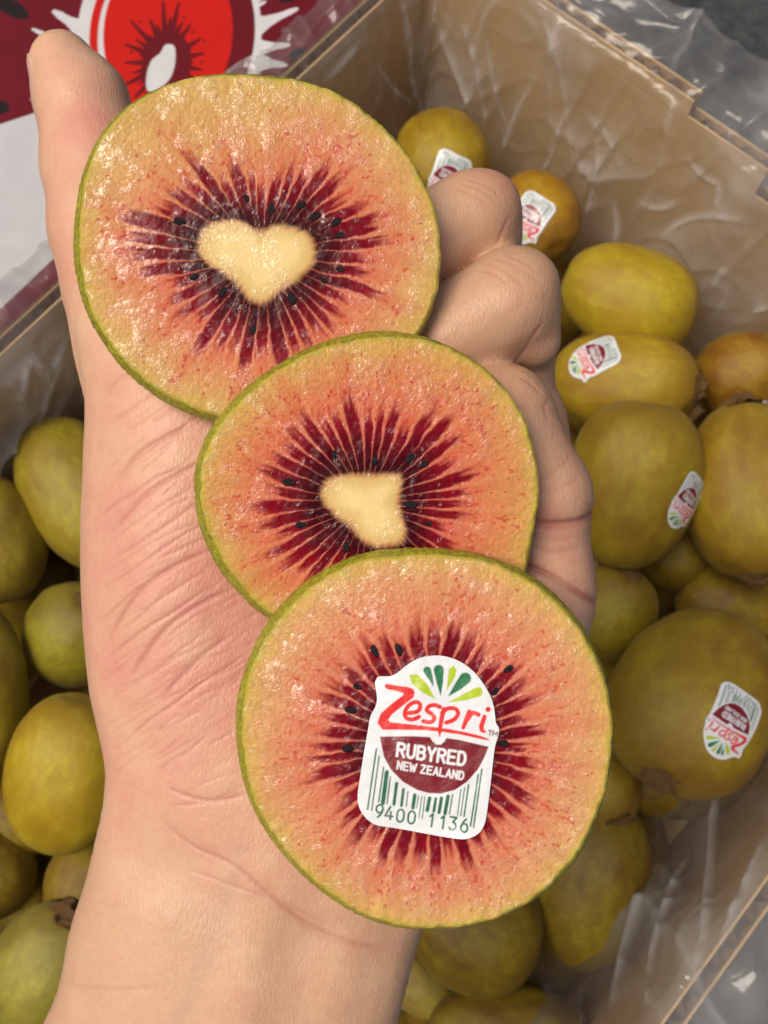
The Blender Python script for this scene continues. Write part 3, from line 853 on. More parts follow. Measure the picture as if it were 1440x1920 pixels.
# index (hidden knuckle), middle, ring and little finger, each folded back over itself
F = dict(k=.0011)
cone((740, 490, .1662), 88, (878, 414, .1672), 90, .0005)
cone((912, 388, .1676), 62, (926, 452, .1690), 50, .0028)
cone((880, 420, .1700), 84, (905, 560, .178), 78, .0020)
cone((830, 640, .1632), 96, (940, 572, .1622), 94, .0003)
cone((975, 538, .1628), 74, (998, 636, .1655), 54, .0030)
cone((962, 592, .168), 84, (985, 770, .1765), 52, .0014)
cone((900, 770, .1612), 84, (938, 783, .1615), 94, .0003)
cone((938, 783, .1615), 94, (1006, 925, .1630), 101, .0030)
cone((1000, 940, .1635), 102, (1012, 1120, .1650), 100, .0025)
cone((1000, 1100, .1650), 104, (990, 1230, .1665), 104, .0030)
cone((985, 800, .1760), 80, (1020, 1100, .1760), 85, .0030)
# surface nets
def surface_nets(S_):
    ins = S_ < 0
    n = np.array(S_.shape) - 1
    c = [S_[i:i + n[0], j:j + n[1], k:k + n[2]] for i in (0, 1) for j in (0, 1) for k in (0, 1)]
    any_ = np.zeros(n, np.uint8)
    for q in c: any_ += (q < 0)
    act = (any_ > 0) & (any_ < 8)
    idx = np.argwhere(act)
    vid = np.full(n, -1, np.int32); vid[act] = np.arange(len(idx))
    vals = np.stack([q[act] for q in c], 1)
    offs = np.array([(i, j, k) for i in (0, 1) for j in (0, 1) for k in (0, 1)], float)
    acc = np.zeros((len(idx), 3)); cnt = np.zeros(len(idx))
    for a in range(8):
        for b_ in range(a + 1, 8):
            if np.abs(offs[a] - offs[b_]).sum() != 1: continue
            va, vb = vals[:, a], vals[:, b_]
            m = (va < 0) != (vb < 0)
            t = np.where(m, va / (va - vb + 1e-20), 0)
            acc += np.where(m[:, None], offs[a] + t[:, None] * (offs[b_] - offs[a]), 0); cnt += m
    V_ = idx + acc / np.maximum(cnt, 1)[:, None]
    faces = []
    for ax in range(3):
        o1, o2 = [(1, 2), (2, 0), (0, 1)][ax]
        sl0 = [slice(1, -1)] * 3; sl0[ax] = slice(0, -1)
        sl1 = [slice(1, -1)] * 3; sl1[ax] = slice(1, None)
        a = ins[tuple(sl0)]; b_ = ins[tuple(sl1)]
        e = np.argwhere(a != b_)
        s0 = a[tuple(e.T)]
        e = e + 1; e[:, ax] -= 1
        d1 = np.zeros(3, int); d1[o1] = 1; d2_ = np.zeros(3, int); d2_[o2] = 1
        q = np.stack([vid[tuple((e - d1 - d2_).T)], vid[tuple((e - d2_).T)], vid[tuple(e.T)], vid[tuple((e - d1).T)]], 1)
        q[~s0] = q[~s0][:, ::-1]
        faces.append(q)
    Fq = np.concatenate(faces)
    return V_, Fq[(Fq >= 0).all(1)]
SD[:, 0, :] = np.maximum(SD[:, 0, :], .0002)
HV, HF = surface_nets(SD)
HV = lo + HV * H
# light Laplacian smoothing
def smooth_mesh(V_, Fq, it, lam=.5):
    E_ = np.concatenate([Fq[:, [0, 1]], Fq[:, [1, 2]], Fq[:, [2, 3]], Fq[:, [3, 0]]])
    cnt = np.bincount(E_.ravel(), minlength=len(V_))[:, None]
    for _ in range(it):
        acc = np.zeros_like(V_)
        for k in range(3):
            acc[:, k] = np.bincount(E_[:, 0], V_[E_[:, 1], k], len(V_)) + np.bincount(E_[:, 1], V_[E_[:, 0], k], len(V_))
        V_ = V_ + lam * (acc / np.maximum(cnt, 1) - V_)
    return V_
HV = smooth_mesh(HV, HF, 3)
def vnormals(V_, Fq):
    fn = np.cross(V_[Fq[:, 2]] - V_[Fq[:, 0]], V_[Fq[:, 3]] - V_[Fq[:, 1]])
    N_ = np.zeros_like(V_)
    for k in range(4):
        for c_ in range(3):
            N_[:, c_] += np.bincount(Fq[:, k], fn[:, c_], len(V_))
    return N_ / (np.linalg.norm(N_, axis=1)[:, None] + 1e-15)
def subdivide(V_, Fq):
    E_ = np.concatenate([Fq[:, [0, 1]], Fq[:, [1, 2]], Fq[:, [2, 3]], Fq[:, [3, 0]]])
    E_.sort(1)
    key = E_[:, 0].astype(np.int64) * len(V_) + E_[:, 1]
    u_, inv = np.unique(key, return_inverse=True)
    em = .5 * (V_[u_ // len(V_)] + V_[u_ % len(V_)])
    fm = V_[Fq].mean(1)
    nV, nE, nF = len(V_), len(u_), len(Fq)
    e = inv.reshape(4, nF) + nV
    c_ = np.arange(nF) + nV + nE
    out = np.concatenate([np.stack([Fq[:, k], e[k], c_, e[k - 1]], 1) for k in range(4)])
    return np.concatenate([V_, em, fm]), out
HV, HF = subdivide(HV, HF)
HV = smooth_mesh(HV, HF, 2)
HN = vnormals(HV, HF)
hpx = 720 + FPX * HV[:, 0] / -HV[:, 2]; hpy = 960 - FPX * HV[:, 1] / -HV[:, 2]
HP = np.stack([hpx, hpy], 1)
frontm = sstep(.05, .5, HN[:, 2])
# creases of the palm, wrist and knuckles (picture-plane tracks on the skin)
rng = random.Random(11)
creases = []
for i in range(15):                          # oblique folds of the thumb ball
    y0 = 835 + i * 37 + rng.uniform(-12, 12); x0 = 176 + rng.uniform(0, 40)
    ln = rng.uniform(150, 330)
    pts = []
    for k in range(6):
        t = k / 5
        pts.append((x0 + ln * t, y0 + 70 - ln * (.78 + .10 * math.sin(i)) * t + 42 * t * t + rng.uniform(-5, 5)))
    creases.append((spline(pts, 5), rng.uniform(.35, .9), rng.uniform(2.6, 4.5)))
for pts, dp, wd in [([(215, 905), (260, 850), (320, 815), (380, 790)], .9, 7), ([(200, 1010), (270, 930), (350, 880), (420, 850)], .9, 7),
                    ([(195, 1215), (250, 1120), (330, 1060), (430, 1020)], 1.0, 7), ([(230, 1290), (300, 1190), (380, 1130), (470, 1090)], 1.0, 7),
                    ([(300, 1310), (380, 1230), (450, 1180)], .8, 7), ([(190, 740), (240, 700), (300, 690)], .5, 7),
                    ([(305, 1475), (380, 1500), (440, 1495), (480, 1480)], .8, 6), ([(310, 1510), (380, 1505), (460, 1475)], .5, 5),
                    ([(280, 1520), (360, 1585), (440, 1625), (560, 1720), (650, 1765), (780, 1790)], .9, 7), ([(330, 1620), (420, 1655), (520, 1690), (640, 1745)], .5, 6),
                    ([(540, 1715), (600, 1755), (650, 1770), (740, 1775)], .6, 5), ([(100, 1840), (200, 1855), (320, 1850)], .3, 6),
                    ([(860, 343), (900, 355), (932, 380)], .32, 4), ([(845, 352), (885, 364), (920, 388)], .32, 4), ([(868, 333), (915, 350), (945, 375)], .4, 4),
                    ([(940, 473), (980, 490), (1012, 512)], .32, 4), ([(915, 480), (955, 492), (1000, 520), (1020, 537)], .32, 4), ([(895, 488), (935, 500), (970, 525), (992, 550)], .32, 4), ([(890, 505), (930, 515), (960, 540)], .4, 4),
                    ([(955, 700), (990, 715), (1020, 745)], .4, 5), ([(1030, 745), (1022, 765), (1028, 790)], .4, 6), ([(1015, 900), (1040, 885), (1080, 850)], .35, 6),
                    ([(1010, 925), (1050, 915), (1095, 895)], .3, 6), ([(1000, 1010), (1050, 1012), (1090, 1005)], .3, 7)]:
    creases.append((spline(pts, 6), dp, wd))
for pts, dp, wd in [([(955, 692), (985, 655), (1005, 622), (1024, 598)], 0.55, 5), ([(930, 462), (945, 428), (958, 398)], 0.45, 5), ([(975, 982), (1040, 984), (1085, 980), (1112, 968)], 2.6, 7), ([(975, 1056), (1030, 1078), (1075, 1106), (1116, 1128)], 2.1, 5), ([(1000, 1030), (1050, 1034), (1100, 1022)], .5, 8)]:
    creases.append((spline(pts, 6), dp, wd))
for i in range(170):                          # fine skin lines of palm and wrist
    x0 = rng.uniform(180, 520); y0 = rng.uniform(780, 1500); ln = rng.uniform(40, 130)
    sl = -.65 + rng.uniform(-.25, .25)
    creases.append((np.array([(x0, y0), (x0 + ln * .5, y0 + ln * .5 * sl + rng.uniform(-4, 4)), (x0 + ln, y0 + ln * sl)]), rng.uniform(.2, .6), rng.uniform(1.6, 2.8)))
crs = np.zeros(len(HV))
for pts, dp, wd in creases:
    mn = pts.min(0) - 25; mx = pts.max(0) + 25
    sel = np.where((HP > mn).all(1) & (HP < mx).all(1) & (frontm > 0))[0]
    if len(sel) == 0: continue
    wd = wd * (.62 if dp < 2 else 1)
    d = line_dist(HP[sel], pts)
    # taper at the ends
    L_ = np.linalg.norm(pts[-1] - pts[0])
    tt = np.clip(((HP[sel] - pts[0]) @ (pts[-1] - pts[0])) / (L_ * L_), 0, 1)
    crs[sel] = np.maximum(crs[sel], dp * (.78 * np.exp(-(d / wd) ** 2) + .22 * np.exp(-(d / (wd * 3.2)) ** 2)) * (1 if dp > 2 else sstep(0, .2, tt) * sstep(1, .75, tt)))
hn = fbm(HV * 260, 3, 3)
HV = HV + HN * ((-.00027 * crs + .00010 * hn) * (.2 + .8 * frontm))[:, None]
# skin colour: pinker palm, darker wrist
pinkm = np.exp(-(((hpx - 620) / 520) ** 2 + ((hpy - 1080) / 560) ** 2))
tipm = np.exp(-(((hpx - 150) / 90) ** 2 + ((hpy - 240) / 190) ** 2))
mott = fbm(HV * 130, 9, 3)
hc = mix(np.array([.69, .425, .27]), np.array([.67, .315, .235]), np.clip(pinkm * .95 + tipm * .6 + mott * .55 + .25 * fbm(HV * 420, 23, 2), 0, 1))
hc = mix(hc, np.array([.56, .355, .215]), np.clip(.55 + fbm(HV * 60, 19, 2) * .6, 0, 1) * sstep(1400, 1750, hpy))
hc = mix(hc, np.array([.56, .335, .20]), sstep(760, 900, hpx) * sstep(1050, 800, hpy) * .8)  # folded fingers: their shaded side painted as a darker skin tone
hc = mix(hc, np.array([.47, .16, .12]), np.clip(crs * .62, 0, .7))  # creases redder, with their shade also put into the colour
vein = np.exp(-(line_dist(HP, [(330, 1930), (380, 1800), (420, 1700), (445, 1600)]) / 18) ** 2) * .10 + np.exp(-(line_dist(HP, [(560, 1930), (545, 1830), (600, 1720)]) / 16) ** 2) * .07
hc = mix(hc, np.array([.42, .33, .24]), np.clip(vein * 2.2, 0, .3) * frontm)
hc = mix(hc, np.array([.66, .25, .18]), sstep(.15, .7, fbm(HV * 85, 33, 3)) * .32 * sstep(1500, 1300, hpy))
hc = mix(hc, np.array([.74, .50, .33]), sstep(.1, .6, fbm(HV * 110, 37, 3)) * .35)
b = NB('skin'); c = b.coord()
fl = b.n('TexVoronoi', feature='DISTANCE_TO_EDGE'); b.set(fl.inputs['Vector'], b.mapping(c, (1.0, .42, 1), (0, 0, rad(-50)))); fl.inputs['Scale'].default_value = 1500
n1 = b.noise(b.mapping(c, (1, .35, 1), (0, 0, rad(-55))), 1100, 4, .6)
bm1 = b.bump(b.ramp(fl.outputs[0], [(0, 0.0), (.25, 1.0)]), .00005, .55)
b.P(Base_Color=b.mixc(b.ramp(b.noise(c, 900, 3), [(.35, .16), (.65, 0.0)]), b.attr('Col'), (.50, .22, .14)), Roughness=.42,
    Normal=b.bump(n1, .00008, .45, bm1), Subsurface_Weight=.35, Subsurface_Radius=(1.0, .35, .2), Subsurface_Scale=.0014)
b.p.inputs['Specular IOR Level'].default_value = .42
skin = b.m
hand_root = empty('hand', tuple(c2w(px2c(400, 1500, HD))), 'open left hand with outstretched thumb and curled fingers carrying three kiwi slices', 'hand')
MCi = MC
hl = np.array(hand_root.location)
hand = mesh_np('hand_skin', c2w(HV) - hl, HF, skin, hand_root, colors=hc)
# thumb nail: curved plate on the outer side of the thumb tip
b = NB('nail'); c = b.coord()
b.P(Base_Color=(.68, .40, .30), Roughness=.22, Subsurface_Weight=.2, Subsurface_Radius=(1, .4, .3), Subsurface_Scale=.001, Normal=b.bump(b.noise(c, 900, 3), .00008, .4))
nail_m = b.m
a_ = px2c(108, 88, .1806); c_ = px2c(150, 205, .1790)
axn = (c_ - a_); Ln = np.linalg.norm(axn); axn /= Ln
left = np.cross(axn, np.array([0, 0, 1.])); left /= np.linalg.norm(left)
if left[0] > 0: left = -left
fr = np.array([0, 0, 1.])
hb = BVHTree.FromPolygons([Vector(v_) for v_ in HV[::1]], [tuple(int(q) for q in f_) for f_ in HF[(hpy[HF[:, 0]] < 330)]])
V = []
for i in range(19):
    t = i / 18
    hw = 1.05 * math.sqrt(max(.02, 1 - (abs(t - .5) / .53) ** 4))
    for j in range(15):
        u_ = (j / 14 * 2 - 1) * hw
        th_ = rad(-12) + u_
        d_ = left * math.cos(th_) + fr * math.sin(th_)
        p_ = a_ + axn * Ln * t
        hh = hb.ray_cast(Vector(p_ + d_ * .03), Vector(-d_))[0]
        q_ = np.array(hh) if hh is not None else p_ + d_ * .005
        V.append(q_ + d_ * (.00012 + .00022 * (1 - t) ** 2 - .00045 * (abs(u_) / 1.05) ** 3 - .0004 * max(0, t - .8) / .2))
nl = mesh_np('thumbnail', c2w(np.array(V)) - hl, grid_faces(17, 15), nail_m, hand_root)
md = nl.modifiers.new('thick', 'SOLIDIFY'); md.thickness = .0003; md.offset = 0

# ------------------------------------------------------------------ kiwi slices
b = NB('kiwi_flesh'); c = b.coord()
wet = b.attr('wet', 'Fac')
n2 = b.noise(c, 2600, 3, .6)
b.P(Base_Color=b.attr('Col'), Specular_IOR_Level=b.math('MULTIPLY_ADD', wet, .50, .07), Roughness=b.ramp(wet, [(0, .22), (1, .07)]), Subsurface_Weight=.15, Subsurface_Radius=(1.0, .5, .3), Subsurface_Scale=.0004,
    Normal=b.bump(n2, .00003, .5, b.bump(b.math('MULTIPLY', b.ramp(b.noise(c, 1500, 3, .6, .6), [(.47, 0.0), (.62, 1.0)]), b.math('MULTIPLY_ADD', wet, .9, .1)), .00006, .6)))
flesh_m = b.m
b = NB('kiwi_slice_skin'); c = b.coord()
f1 = b.noise(c, 300, 5, .65); f2 = b.noise(c, 1500, 4, .6)
b.P(Base_Color=b.mixc(b.ramp(f2, [(.42, 0.0), (.6, .7)]), b.mixc(b.ramp(f1, [(.35, 0.0), (.7, 1.0)]), (.27, .285, .014), (.43, .40, .035)), (.20, .13, .02)), Roughness=.38, Normal=b.bump(f2, .00025, .8))
rim_m = b.m
seed_m = mat_simple('kiwi_seed', (.010, .006, .008), .12, 900, .4, .0001, 900)
BACKC = (.45, .30, .12)
back_m = mat_simple('kiwi_cut_back', BACKC, .35, 500, .3)

class Plane:
    """slice plane: centre pixel at depth, tilted about in-picture axes"""
    def __init__(s, px, py, depth, gx_, gy_):
        # depth grows by gx_ per metre to the right and gy_ per metre down the picture
        s.o = px2c(px, py, depth)
        n = np.array([gx_, -gy_, 1.0]); s.n = n / np.linalg.norm(n)
        e1 = np.array([1.0, 0, 0]); e1 -= s.n * (e1 @ s.n); s.e1 = e1 / np.linalg.norm(e1)
        s.e2 = np.cross(s.n, s.e1)
    def to_local(s, pts):
        pts = np.asarray(pts, float)
        d = np.stack([(pts[:, 0] - 720) / FPX, -(pts[:, 1] - 960) / FPX, -np.ones(len(pts))], 1)
        t = (s.o @ s.n) / (d @ s.n)
        q = d * t[:, None] - s.o
        return np.stack([q @ s.e1, q @ s.e2], 1)
    def matrix(s):
        R = np.stack([s.e1, s.e2, s.n], 1)
        M = np.eye(4); M[:3, :3] = MC @ R; M[:3, 3] = c2w(s.o)
        return Matrix(M.tolist())
def polar_fn(poly, c=(0, 0)):
    q = np.asarray(poly) - np.asarray(c)
    th = np.arctan2(q[:, 1], q[:, 0]); r = np.hypot(q[:, 0], q[:, 1])
    o = np.argsort(th); th = th[o]; r = r[o]
    th = np.concatenate([th - 2 * np.pi, th, th + 2 * np.pi]); r = np.tile(r, 3)
    return lambda a: np.interp(a, th, r)

def kiwi_slice(label, pln, outline, core, rc, nloc, seeds, seed, look, thick=.005, inset=.0008, shift=(.0004, .0001)):
    root = empty('kiwi_slice', (0, 0, 0), label, 'kiwi slice', 'red fleshed kiwi slices on the palm')
    root.matrix_world = pln.matrix()
    ol = pln.to_local(spline(outline, 5, True))
    Ro = polar_fn(ol)
    cr = pln.to_local(spline(core, 5, True))
    cc = pln.to_local([rc])[0]
    Rc = polar_fn(cr, cc)
    # ---- cut face: square grid mapped to the disc
    n = 372
    g_ = np.linspace(-1, 1, n)
    U, V_ = np.meshgrid(g_, g_, indexing='ij')
    X = U * np.sqrt(1 - V_ * V_ / 2); Y = V_ * np.sqrt(1 - U * U / 2)
    X = X.ravel(); Y = Y.ravel()
    a = np.arctan2(Y, X); rr = np.hypot(X, Y)
    edge_n = 1 + .0025 * vnoise(np.stack([np.cos(a) * 40, np.sin(a) * 40], 1), seed)
    insf = lambda t_: inset * (1 + .55 * vnoise(np.stack([np.cos(t_) * 1.7, np.sin(t_) * 1.7], 1), seed + 95) + .28 * fbm(np.stack([np.cos(t_) * 14, np.sin(t_) * 14], 1), seed + 96, 3))
    Rout = (Ro(a) - insf(a)) * edge_n
    P = np.stack([rr * Rout * np.cos(a) + shift[0], rr * Rout * np.sin(a) + shift[1]], 1)
    mm = P * 1000
    do = (1 - rr) * Rout * 1000                     # mm from rim
    q = P - cc
    th = np.arctan2(q[:, 1], q[:, 0]); r = np.hypot(q[:, 0], q[:, 1]) * 1000
    e = r - Rc(th) * 1000                           # mm outside the core
    rs = random.Random(seed)
    e = e + .25 + .24 * fbm(np.stack([th * 22, r * .12], 1), seed + 60, 2)          # shaggy core edge
    tw = th + .035 * vnoise(mm * .22, seed + 1) + .012 * vnoise(mm * .9, seed + 2)
    ph = tw / (2 * np.pi) * nloc
    pj = ph + .22 * vnoise(np.stack([np.cos(tw) * 5, np.sin(tw) * 5], 1), seed + 8)
    idx = np.round(pj).astype(int) % nloc
    f = pj - np.round(pj)
    Li = np.array([rs.uniform(*look['len']) for _ in range(nloc)]); Wi = np.array([rs.uniform(.41, .482) for _ in range(nloc)]); Di = np.array([rs.uniform(.55, 1) for _ in range(nloc)])
    Lm = Li[idx]; Wm = Wi[idx]; Dm = Di[idx]
    if 'lenfn' in look: Lm = Lm * look['lenfn'](th)
    tr_ = np.clip(e / Lm, 0, 2)
    wloc = Wm * np.clip(1.08 - .45 * tr_ ** 1.8, .10, 1.05)
    lat = sstep(wloc + .085, wloc - .075, np.abs(f))
    rag = fbm(np.stack([th * 30, r * .35], 1), seed + 4, 3)
    radm = sstep(1.10, .74, tr_ + .24 * rag) * sstep(-.25, .7, e)
    m = lat * radm * (.86 + .14 * Dm)
    # ---- colour
    tfl = np.clip(e / (e + do + 1e-6), 0, 1)
    fl = mix(np.array(look['near']), np.array(look['mid']), sstep(.25, .62, tfl))
    fl = mix(fl, np.array(look['edge']), sstep(.55, .97, tfl + .12 * fbm(mm * .18, seed + 12, 2)))
    fl = mix(fl, np.array([.56, .39, .09]), sstep(3.2, .4, do + 1.2 * fbm(mm * .5, seed + 14, 2)) * .55)
    fl = mix(fl, np.array([.42, .36, .045]), sstep(.9, .05, do + .35 * vnoise(mm * 1.1, seed + 13)) * .8)
    if 'yellow' in look:
        yx, yy, ys, yc, ya = look['yellow']
        fl = mix(fl, np.array(yc), ya * np.exp(-(((mm[:, 0] - yx) ** 2 + (mm[:, 1] - yy) ** 2) / ys ** 2)))
    streak = fbm(np.stack([th * 26, r * .22], 1), seed + 20, 3)
    fl = fl * (1 + .17 * streak[:, None] * np.array([.6, 1, 1]))
    grain = fbm(mm * 2.1, seed + 21, 2)
    fl = fl * (1 + .10 * grain[:, None])
    fl = mix(fl, np.array([.56, .085, .055]), np.clip(sstep(1.9, .75, tr_ + .2 * rag) * .50 * sstep(.5, .2, np.abs(f)) , 0, 1))
    # red flecks beyond the locules
    fk = fbm(np.stack([th * 46, r * 1.5], 1), seed + 30, 2) + .25 * streak
    den = sstep(2.6, .8, tr_) * .36 + .0
    fkm = sstep(.62 - den, .80 - den, fk) * sstep(.7, 2.2, do) * look.get('fleck', 1)
    fl = mix(fl, np.array([.46, .035, .030]), np.clip(fkm, 0, 1) * .70)
    # thin pale ribs between the locules
    rib = sstep(.435, .492, np.abs(f)) * sstep(1.9, .9, tr_) * sstep(0, 1.0, e)
    fl = mix(fl, np.array([.60, .18, .15]), rib * .4)
    inner = sstep(2.2, .0, e)
    fl = mix(fl, np.array([.30, .030, .036]), sstep(.75, .05, tr_ + .12 * rag) * .80 * (1 - .55 * sstep(.40, .49, np.abs(f))))
    lc = mix(np.array([.040, .0008, .004]), np.array([.205, .0025, .011]), sstep(.10, .85, tr_ + .18 * rag))
    lc = lc * (1 + .35 * fbm(mm * np.array([.8, .8]), seed + 40, 2))[:, None]
    col = mix(fl, lc, np.clip(m * 1.12, 0, 1))
    ce = sstep(.85, -.75, e + .22 * vnoise(np.stack([np.cos(th) * 16, np.sin(th) * 16], 1), seed + 61))
    corec = mix(np.array([.66, .46, .17]), np.array([.80, .62, .28]), sstep(-.2, -3.2, e + .5 * fbm(mm * .6, seed + 50, 2)))
    corec = corec * (1 + .05 * fbm(mm * 2.4, seed + 51, 2))[:, None]
    col = mix(col, corec, ce)
    # ---- relief and wetness
    rid = 1 - np.abs(vnoise(mm * 2.1, seed + 70)) * 1.8
    rid2 = 1 - np.abs(vnoise(mm * 3.1 + 5, seed + 71)) * 1.8
    gran = sstep(1.3, 2.6, tr_ + 0 * e) * sstep(.1, 1.2, do)
    h = .050 * np.clip(rid, -.5, 1) * (.25 + .75 * gran) + .034 * np.clip(rid2, -.5, 1) * (.3 + .7 * gran) + .022 * grain
    h = h + .045 * np.clip(1 - np.abs(vnoise(mm * 2.3, seed + 72)) * 2.2, 0, 1) - .13 * np.clip(m, 0, 1) + .015 * rib + .02 * ce * sstep(0, -2, e)
    h = h + .10 * fbm(mm * .16, seed + 75, 2) + .05 * fbm(mm * .55, seed + 76, 2)
    h = h * (1 - .45 * np.clip(m, 0, 1))
    h = h * look.get('bump', 1) * (1 - .65 * ce)
    film_l = .012 + look.get('bump', 1) * .13 * fbm(mm * .50, seed + 80, 3) + .04 * fbm(mm * .12, seed + 82, 2)
    wetm = sstep(-.004, .008, film_l - h)
    drop_ = sstep(.30, .46, fbm(mm * 1.1, seed + 85, 2))
    wetm = wetm * (1 - .9 * np.clip(m, 0, 1) * (1 - drop_))
    h = np.maximum(h, film_l - .08 * ce)
    h = h * sstep(-.05, .3, do) - .22 * sstep(.35, 0, do)
    Fq = grid_faces(n, n)
    V3 = np.concatenate([P, h[:, None] / 1000], 1)
    cm = (ce[Fq].mean(1) > .5)
    for nm, sel in (('flesh', ~cm), ('core', cm)):
        used, inv = np.unique(Fq[sel], return_inverse=True)
        mesh_np(nm, V3[used], inv.reshape(-1, 4), flesh_m, root, colors=np.clip(col[used], 0, 1), attrs={'wet': wetm[used]})
    # ---- skin band round the slice and its underside
    ns_, npz = 720, 13
    aa = np.linspace(-np.pi, np.pi, ns_, endpoint=False)
    V = []
    for k in range(npz):
        t = k / (npz - 1)
        ro = Ro(aa)
        blg = math.sin(min(1, t / .42) * math.pi / 2) if t < .42 else math.cos((t - .42) / .58 * 1.15)
        sh = (1 - t / .42) if t < .42 else 0
        base = (ro - insf(aa)) * (1 + .0025 * vnoise(np.stack([np.cos(aa) * 40, np.sin(aa) * 40], 1), seed))
        outr = ro + .00013 * fbm(np.stack([np.cos(aa) * 70, np.sin(aa) * 70, aa * 0 + t * 9], 1), seed + 90, 2)
        wgt = blg if t < .42 else 1
        rad_ = base * (1 - wgt) + outr * wgt
        if t >= .42: rad_ = outr * (1 - .16 * (1 - blg))
        sx_ = shift[0] * max(0, 1 - t / .42); sy_ = shift[1] * max(0, 1 - t / .42)
        V.append(np.stack([rad_ * np.cos(aa) + sx_, rad_ * np.sin(aa) + sy_, np.full(ns_, -.00025 - thick * t)], 1))
    V = np.stack(V, 1).reshape(-1, 3)
    mesh_np('peel', V, grid_faces(ns_, npz, True)[:, ::-1], rim_m, root)
    Vb = V.reshape(ns_, npz, 3)[:, -1]
    Vb = np.concatenate([Vb, [[0, 0, -thick - .0002]]])
    mesh_np('underside', Vb, np.stack([np.arange(ns_), np.full(ns_, ns_), (np.arange(ns_) + 1) % ns_], 1), back_m, root)
    # ---- seeds
    sme = None
    for (sx_, sy_) in seeds:
        lp = pln.to_local([(sx_, sy_)])[0]
        bm_ = None
        if sme is None:
            bm_ = bmesh.new(); bmesh.ops.create_uvsphere(bm_, u_segments=12, v_segments=8, radius=1)
            for v_ in bm_.verts:
                v_.co.x *= 1 - .25 * v_.co.x * .6
            sme = from_bm('seed', bm_, seed_m, root, smooth=True)
            so = sme; sme = so.data
        else:
            so = link('seed', sme, None, root)
        dd_ = np.where(m > .8, ((P - lp) ** 2).sum(1), 1e9); lp = P[dd_.argmin()]
        dv = lp - cc
        k = rs.uniform(.8, 1.1)
        so.scale = (.00088 * k, .00052 * k, .00036)
        so.location = (lp[0], lp[1], h[dd_.argmin()] / 1000 - .00008 + rs.uniform(-.00015, .0001))
        so.rotation_euler = (0, 0, math.atan2(dv[1], dv[0]) + rs.uniform(-.3, .3))
    return root

GX, GY = .035, .070
P1 = Plane(480, 462, .1502, GX, GY); P2 = Plane(686, 908, .1478, GX, GY); P3 = Plane(795, 1390, .1437, -.05, -.02)
O1 = [(460, 130), (560, 142), (640, 172), (700, 215), (750, 265), (790, 325), (818, 395), (828, 470), (822, 540), (802, 604), (765, 665), (705, 725), (630, 770), (545, 795), (455, 800), (375, 785), (290, 745), (225, 690),
      (180, 630), (150, 570), (133, 500), (130, 440), (135, 380), (150, 310), (185, 240), (240, 185), (310, 150), (380, 133)]
O2 = [(700, 618), (640, 628), (570, 653), (490, 700), (430, 752), (385, 812), (363, 872), (360, 935), (373, 1000), (400, 1060), (440, 1112), (490, 1158), (560, 1193), (650, 1210), (750, 1208), (850, 1190), (930, 1148), (985, 1085),
      (1004, 1000), (1012, 925), (1005, 850), (983, 780), (943, 720), (888, 672), (822, 637), (760, 621)]
O3 = [(770, 1027), (690, 1035), (620, 1060), (550, 1107), (490, 1178), (452, 1260), (436, 1340), (440, 1420), (460, 1503), (503, 1582), (560, 1648), (630, 1704), (705, 1740), (780, 1753), (865, 1749), (950, 1724), (1030, 1678), (1092, 1608),
      (1130, 1520), (1149, 1430), (1151, 1350), (1140, 1276), (1110, 1202), (1060, 1132), (990, 1075), (905, 1040), (835, 1029)]
C1 = [(240 + x / 2.769, 240 + y / 2.769) for x, y in [(365, 600), (375, 560), (400, 520), (450, 490), (530, 478), (600, 490), (640, 515), (690, 532), (740, 512), (800, 505), (870, 520), (930, 545), (965, 590), (975, 640), (965, 690), (940, 730),
      (900, 770), (850, 805), (800, 840), (760, 875), (720, 905), (690, 915), (660, 905), (620, 880), (580, 830), (540, 790), (480, 745), (420, 710), (385, 670), (368, 640)]]
C2 = [(400 + x / 2.25, 640 + y / 2.25) for x, y in [(460, 620), (470, 590), (510, 570), (580, 560), (650, 562), (720, 560), (780, 560), (795, 590), (790, 640), (785, 690), (800, 750), (810, 800), (800, 840), (760, 862), (690, 865), (640, 850),
      (610, 820), (570, 780), (520, 740), (480, 700), (455, 660)]]
C3 = [(800 + 80 * math.cos(t), 1400 + 92 * math.sin(t)) for t in np.linspace(0, 2 * math.pi, 20, endpoint=False)]
LOOK = dict(len=(6.8, 11.4), near=(.60, .160, .088), mid=(.62, .248, .112), edge=(.59, .32, .11))
s1 = kiwi_slice('uppermost kiwi slice with a cream heart shaped core', P1, O1, C1, (492, 478), 40,
                [(335, 415), (415, 548), (510, 392), (567, 385), (592, 405), (632, 415), (637, 441), (548, 562), (606, 526), (462, 372), (365, 520), (475, 620), (640, 505)], 21,
                dict(LOOK, edge=(.60, .35, .13), yellow=(-9, 17, 13, (.57, .37, .11), .6)))
LOOK['bump'] = 1.35
s2 = kiwi_slice('middle kiwi slice with a cream wedge shaped core, between the other two', P2, O2, C2, (690, 945), 40,
                [(703, 864), (770, 857), (796, 870), (771, 946), (803, 983), (564, 984), (648, 1028), (540, 905), (628, 850)], 33,
                dict(LOOK, near=(.61, .142, .075), mid=(.62, .215, .092), edge=(.59, .30, .10)))
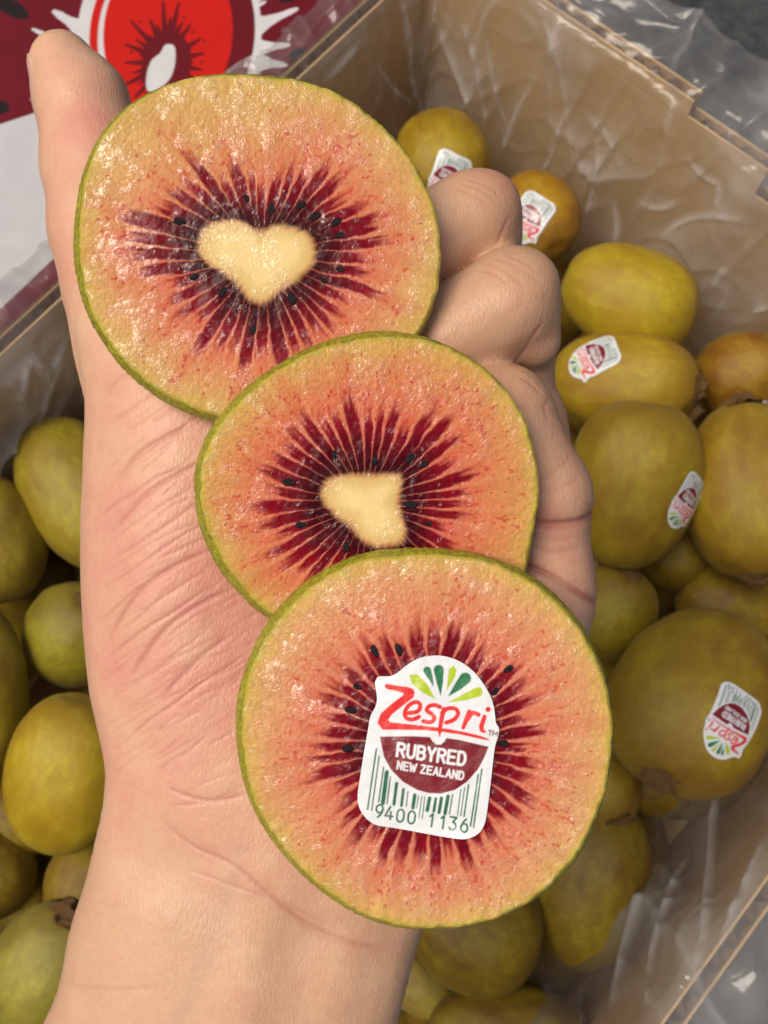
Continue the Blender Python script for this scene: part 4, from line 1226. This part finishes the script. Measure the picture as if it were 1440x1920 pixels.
s3 = kiwi_slice('lowest and nearest kiwi slice with a fruit sticker on its centre', P3, O3, C3, (800, 1398), 42,
                [(650, 1404), (656, 1330), (711, 1212), (742, 1208), (930, 1296), (668, 1290), (955, 1240), (945, 1395)], 55,
                dict(LOOK, bump=1.6, len=(8.0, 11.0), fleck=.9, near=(.60, .160, .095), mid=(.62, .255, .130), edge=(.60, .325, .135)))
# sticker on the lowest slice
Zc, Fq = sticker_grid(6.5)
lp = P3.to_local(Zc / 4.5 + np.array([640, 1200]))
hz = .00036 + .00012 * fbm(lp * 420, 78, 2) + .0005 * sstep(1540, 1680, Zc[:, 1]) * sstep(900, 1150, Zc[:, 0]) + .00010 * fbm(lp * 160, 77, 2) + .00022 * sstep(1500, 1680, Zc[:, 1]) * sstep(500, 1100, Zc[:, 0])
sc_ = sticker_color(Zc)
blot = sstep(.35, .6, fbm(lp * 420, 91, 2)) * sstep(700, 200, Zc[:, 0]) * .25
sc_ = mix(sc_, np.array([.72, .40, .42]), blot)
st = mesh_np('sticker', np.concatenate([lp, hz[:, None]], 1), Fq[:, ::-1], sticker_mat, s3, colors=sc_)
md = st.modifiers.new('thick', 'SOLIDIFY'); md.thickness = .00009; md.offset = -1

# ------------------------------------------------------------------ drop heap fruit that can never be seen (checked from here and from a step to either side)
bpy.context.view_layer.update()
dg = bpy.context.evaluated_depsgraph_get()
for r_ in [o for o in COL.objects if o.get('label', '').startswith(('kiwifruit of the lower', 'kiwifruit of the heap'))]:
    body = r_.children[0]
    mw = body.matrix_world
    seen = 0
    for dx, dy in ((0, 0), (-.10, .02), (.10, .02)):
        cpos = Vector(CAM) + Vector(RT) * dx + Vector(UP) * dy
        for vi in range(0, len(body.data.vertices), 29):
            p = mw @ body.data.vertices[vi].co
            d = (p - cpos)
            rc_ = np.array(p - Vector(CAM)) @ MC
            if abs(rc_[0] / rc_[2]) * FPX > 850 or abs(rc_[1] / rc_[2]) * FPX > 1080: continue
            hit, loc, nrm, fi, ob, _ = S.ray_cast(dg, cpos, d.normalized())
            if hit and ob.name == liner.name: hit, loc, nrm, fi, ob, _ = S.ray_cast(dg, loc + d.normalized() * .0005, d.normalized())
            if hit and ob.name == body.name: seen += 1
    if seen < 2:
        for ch in list(r_.children): bpy.data.objects.remove(ch)
        bpy.data.objects.remove(r_)
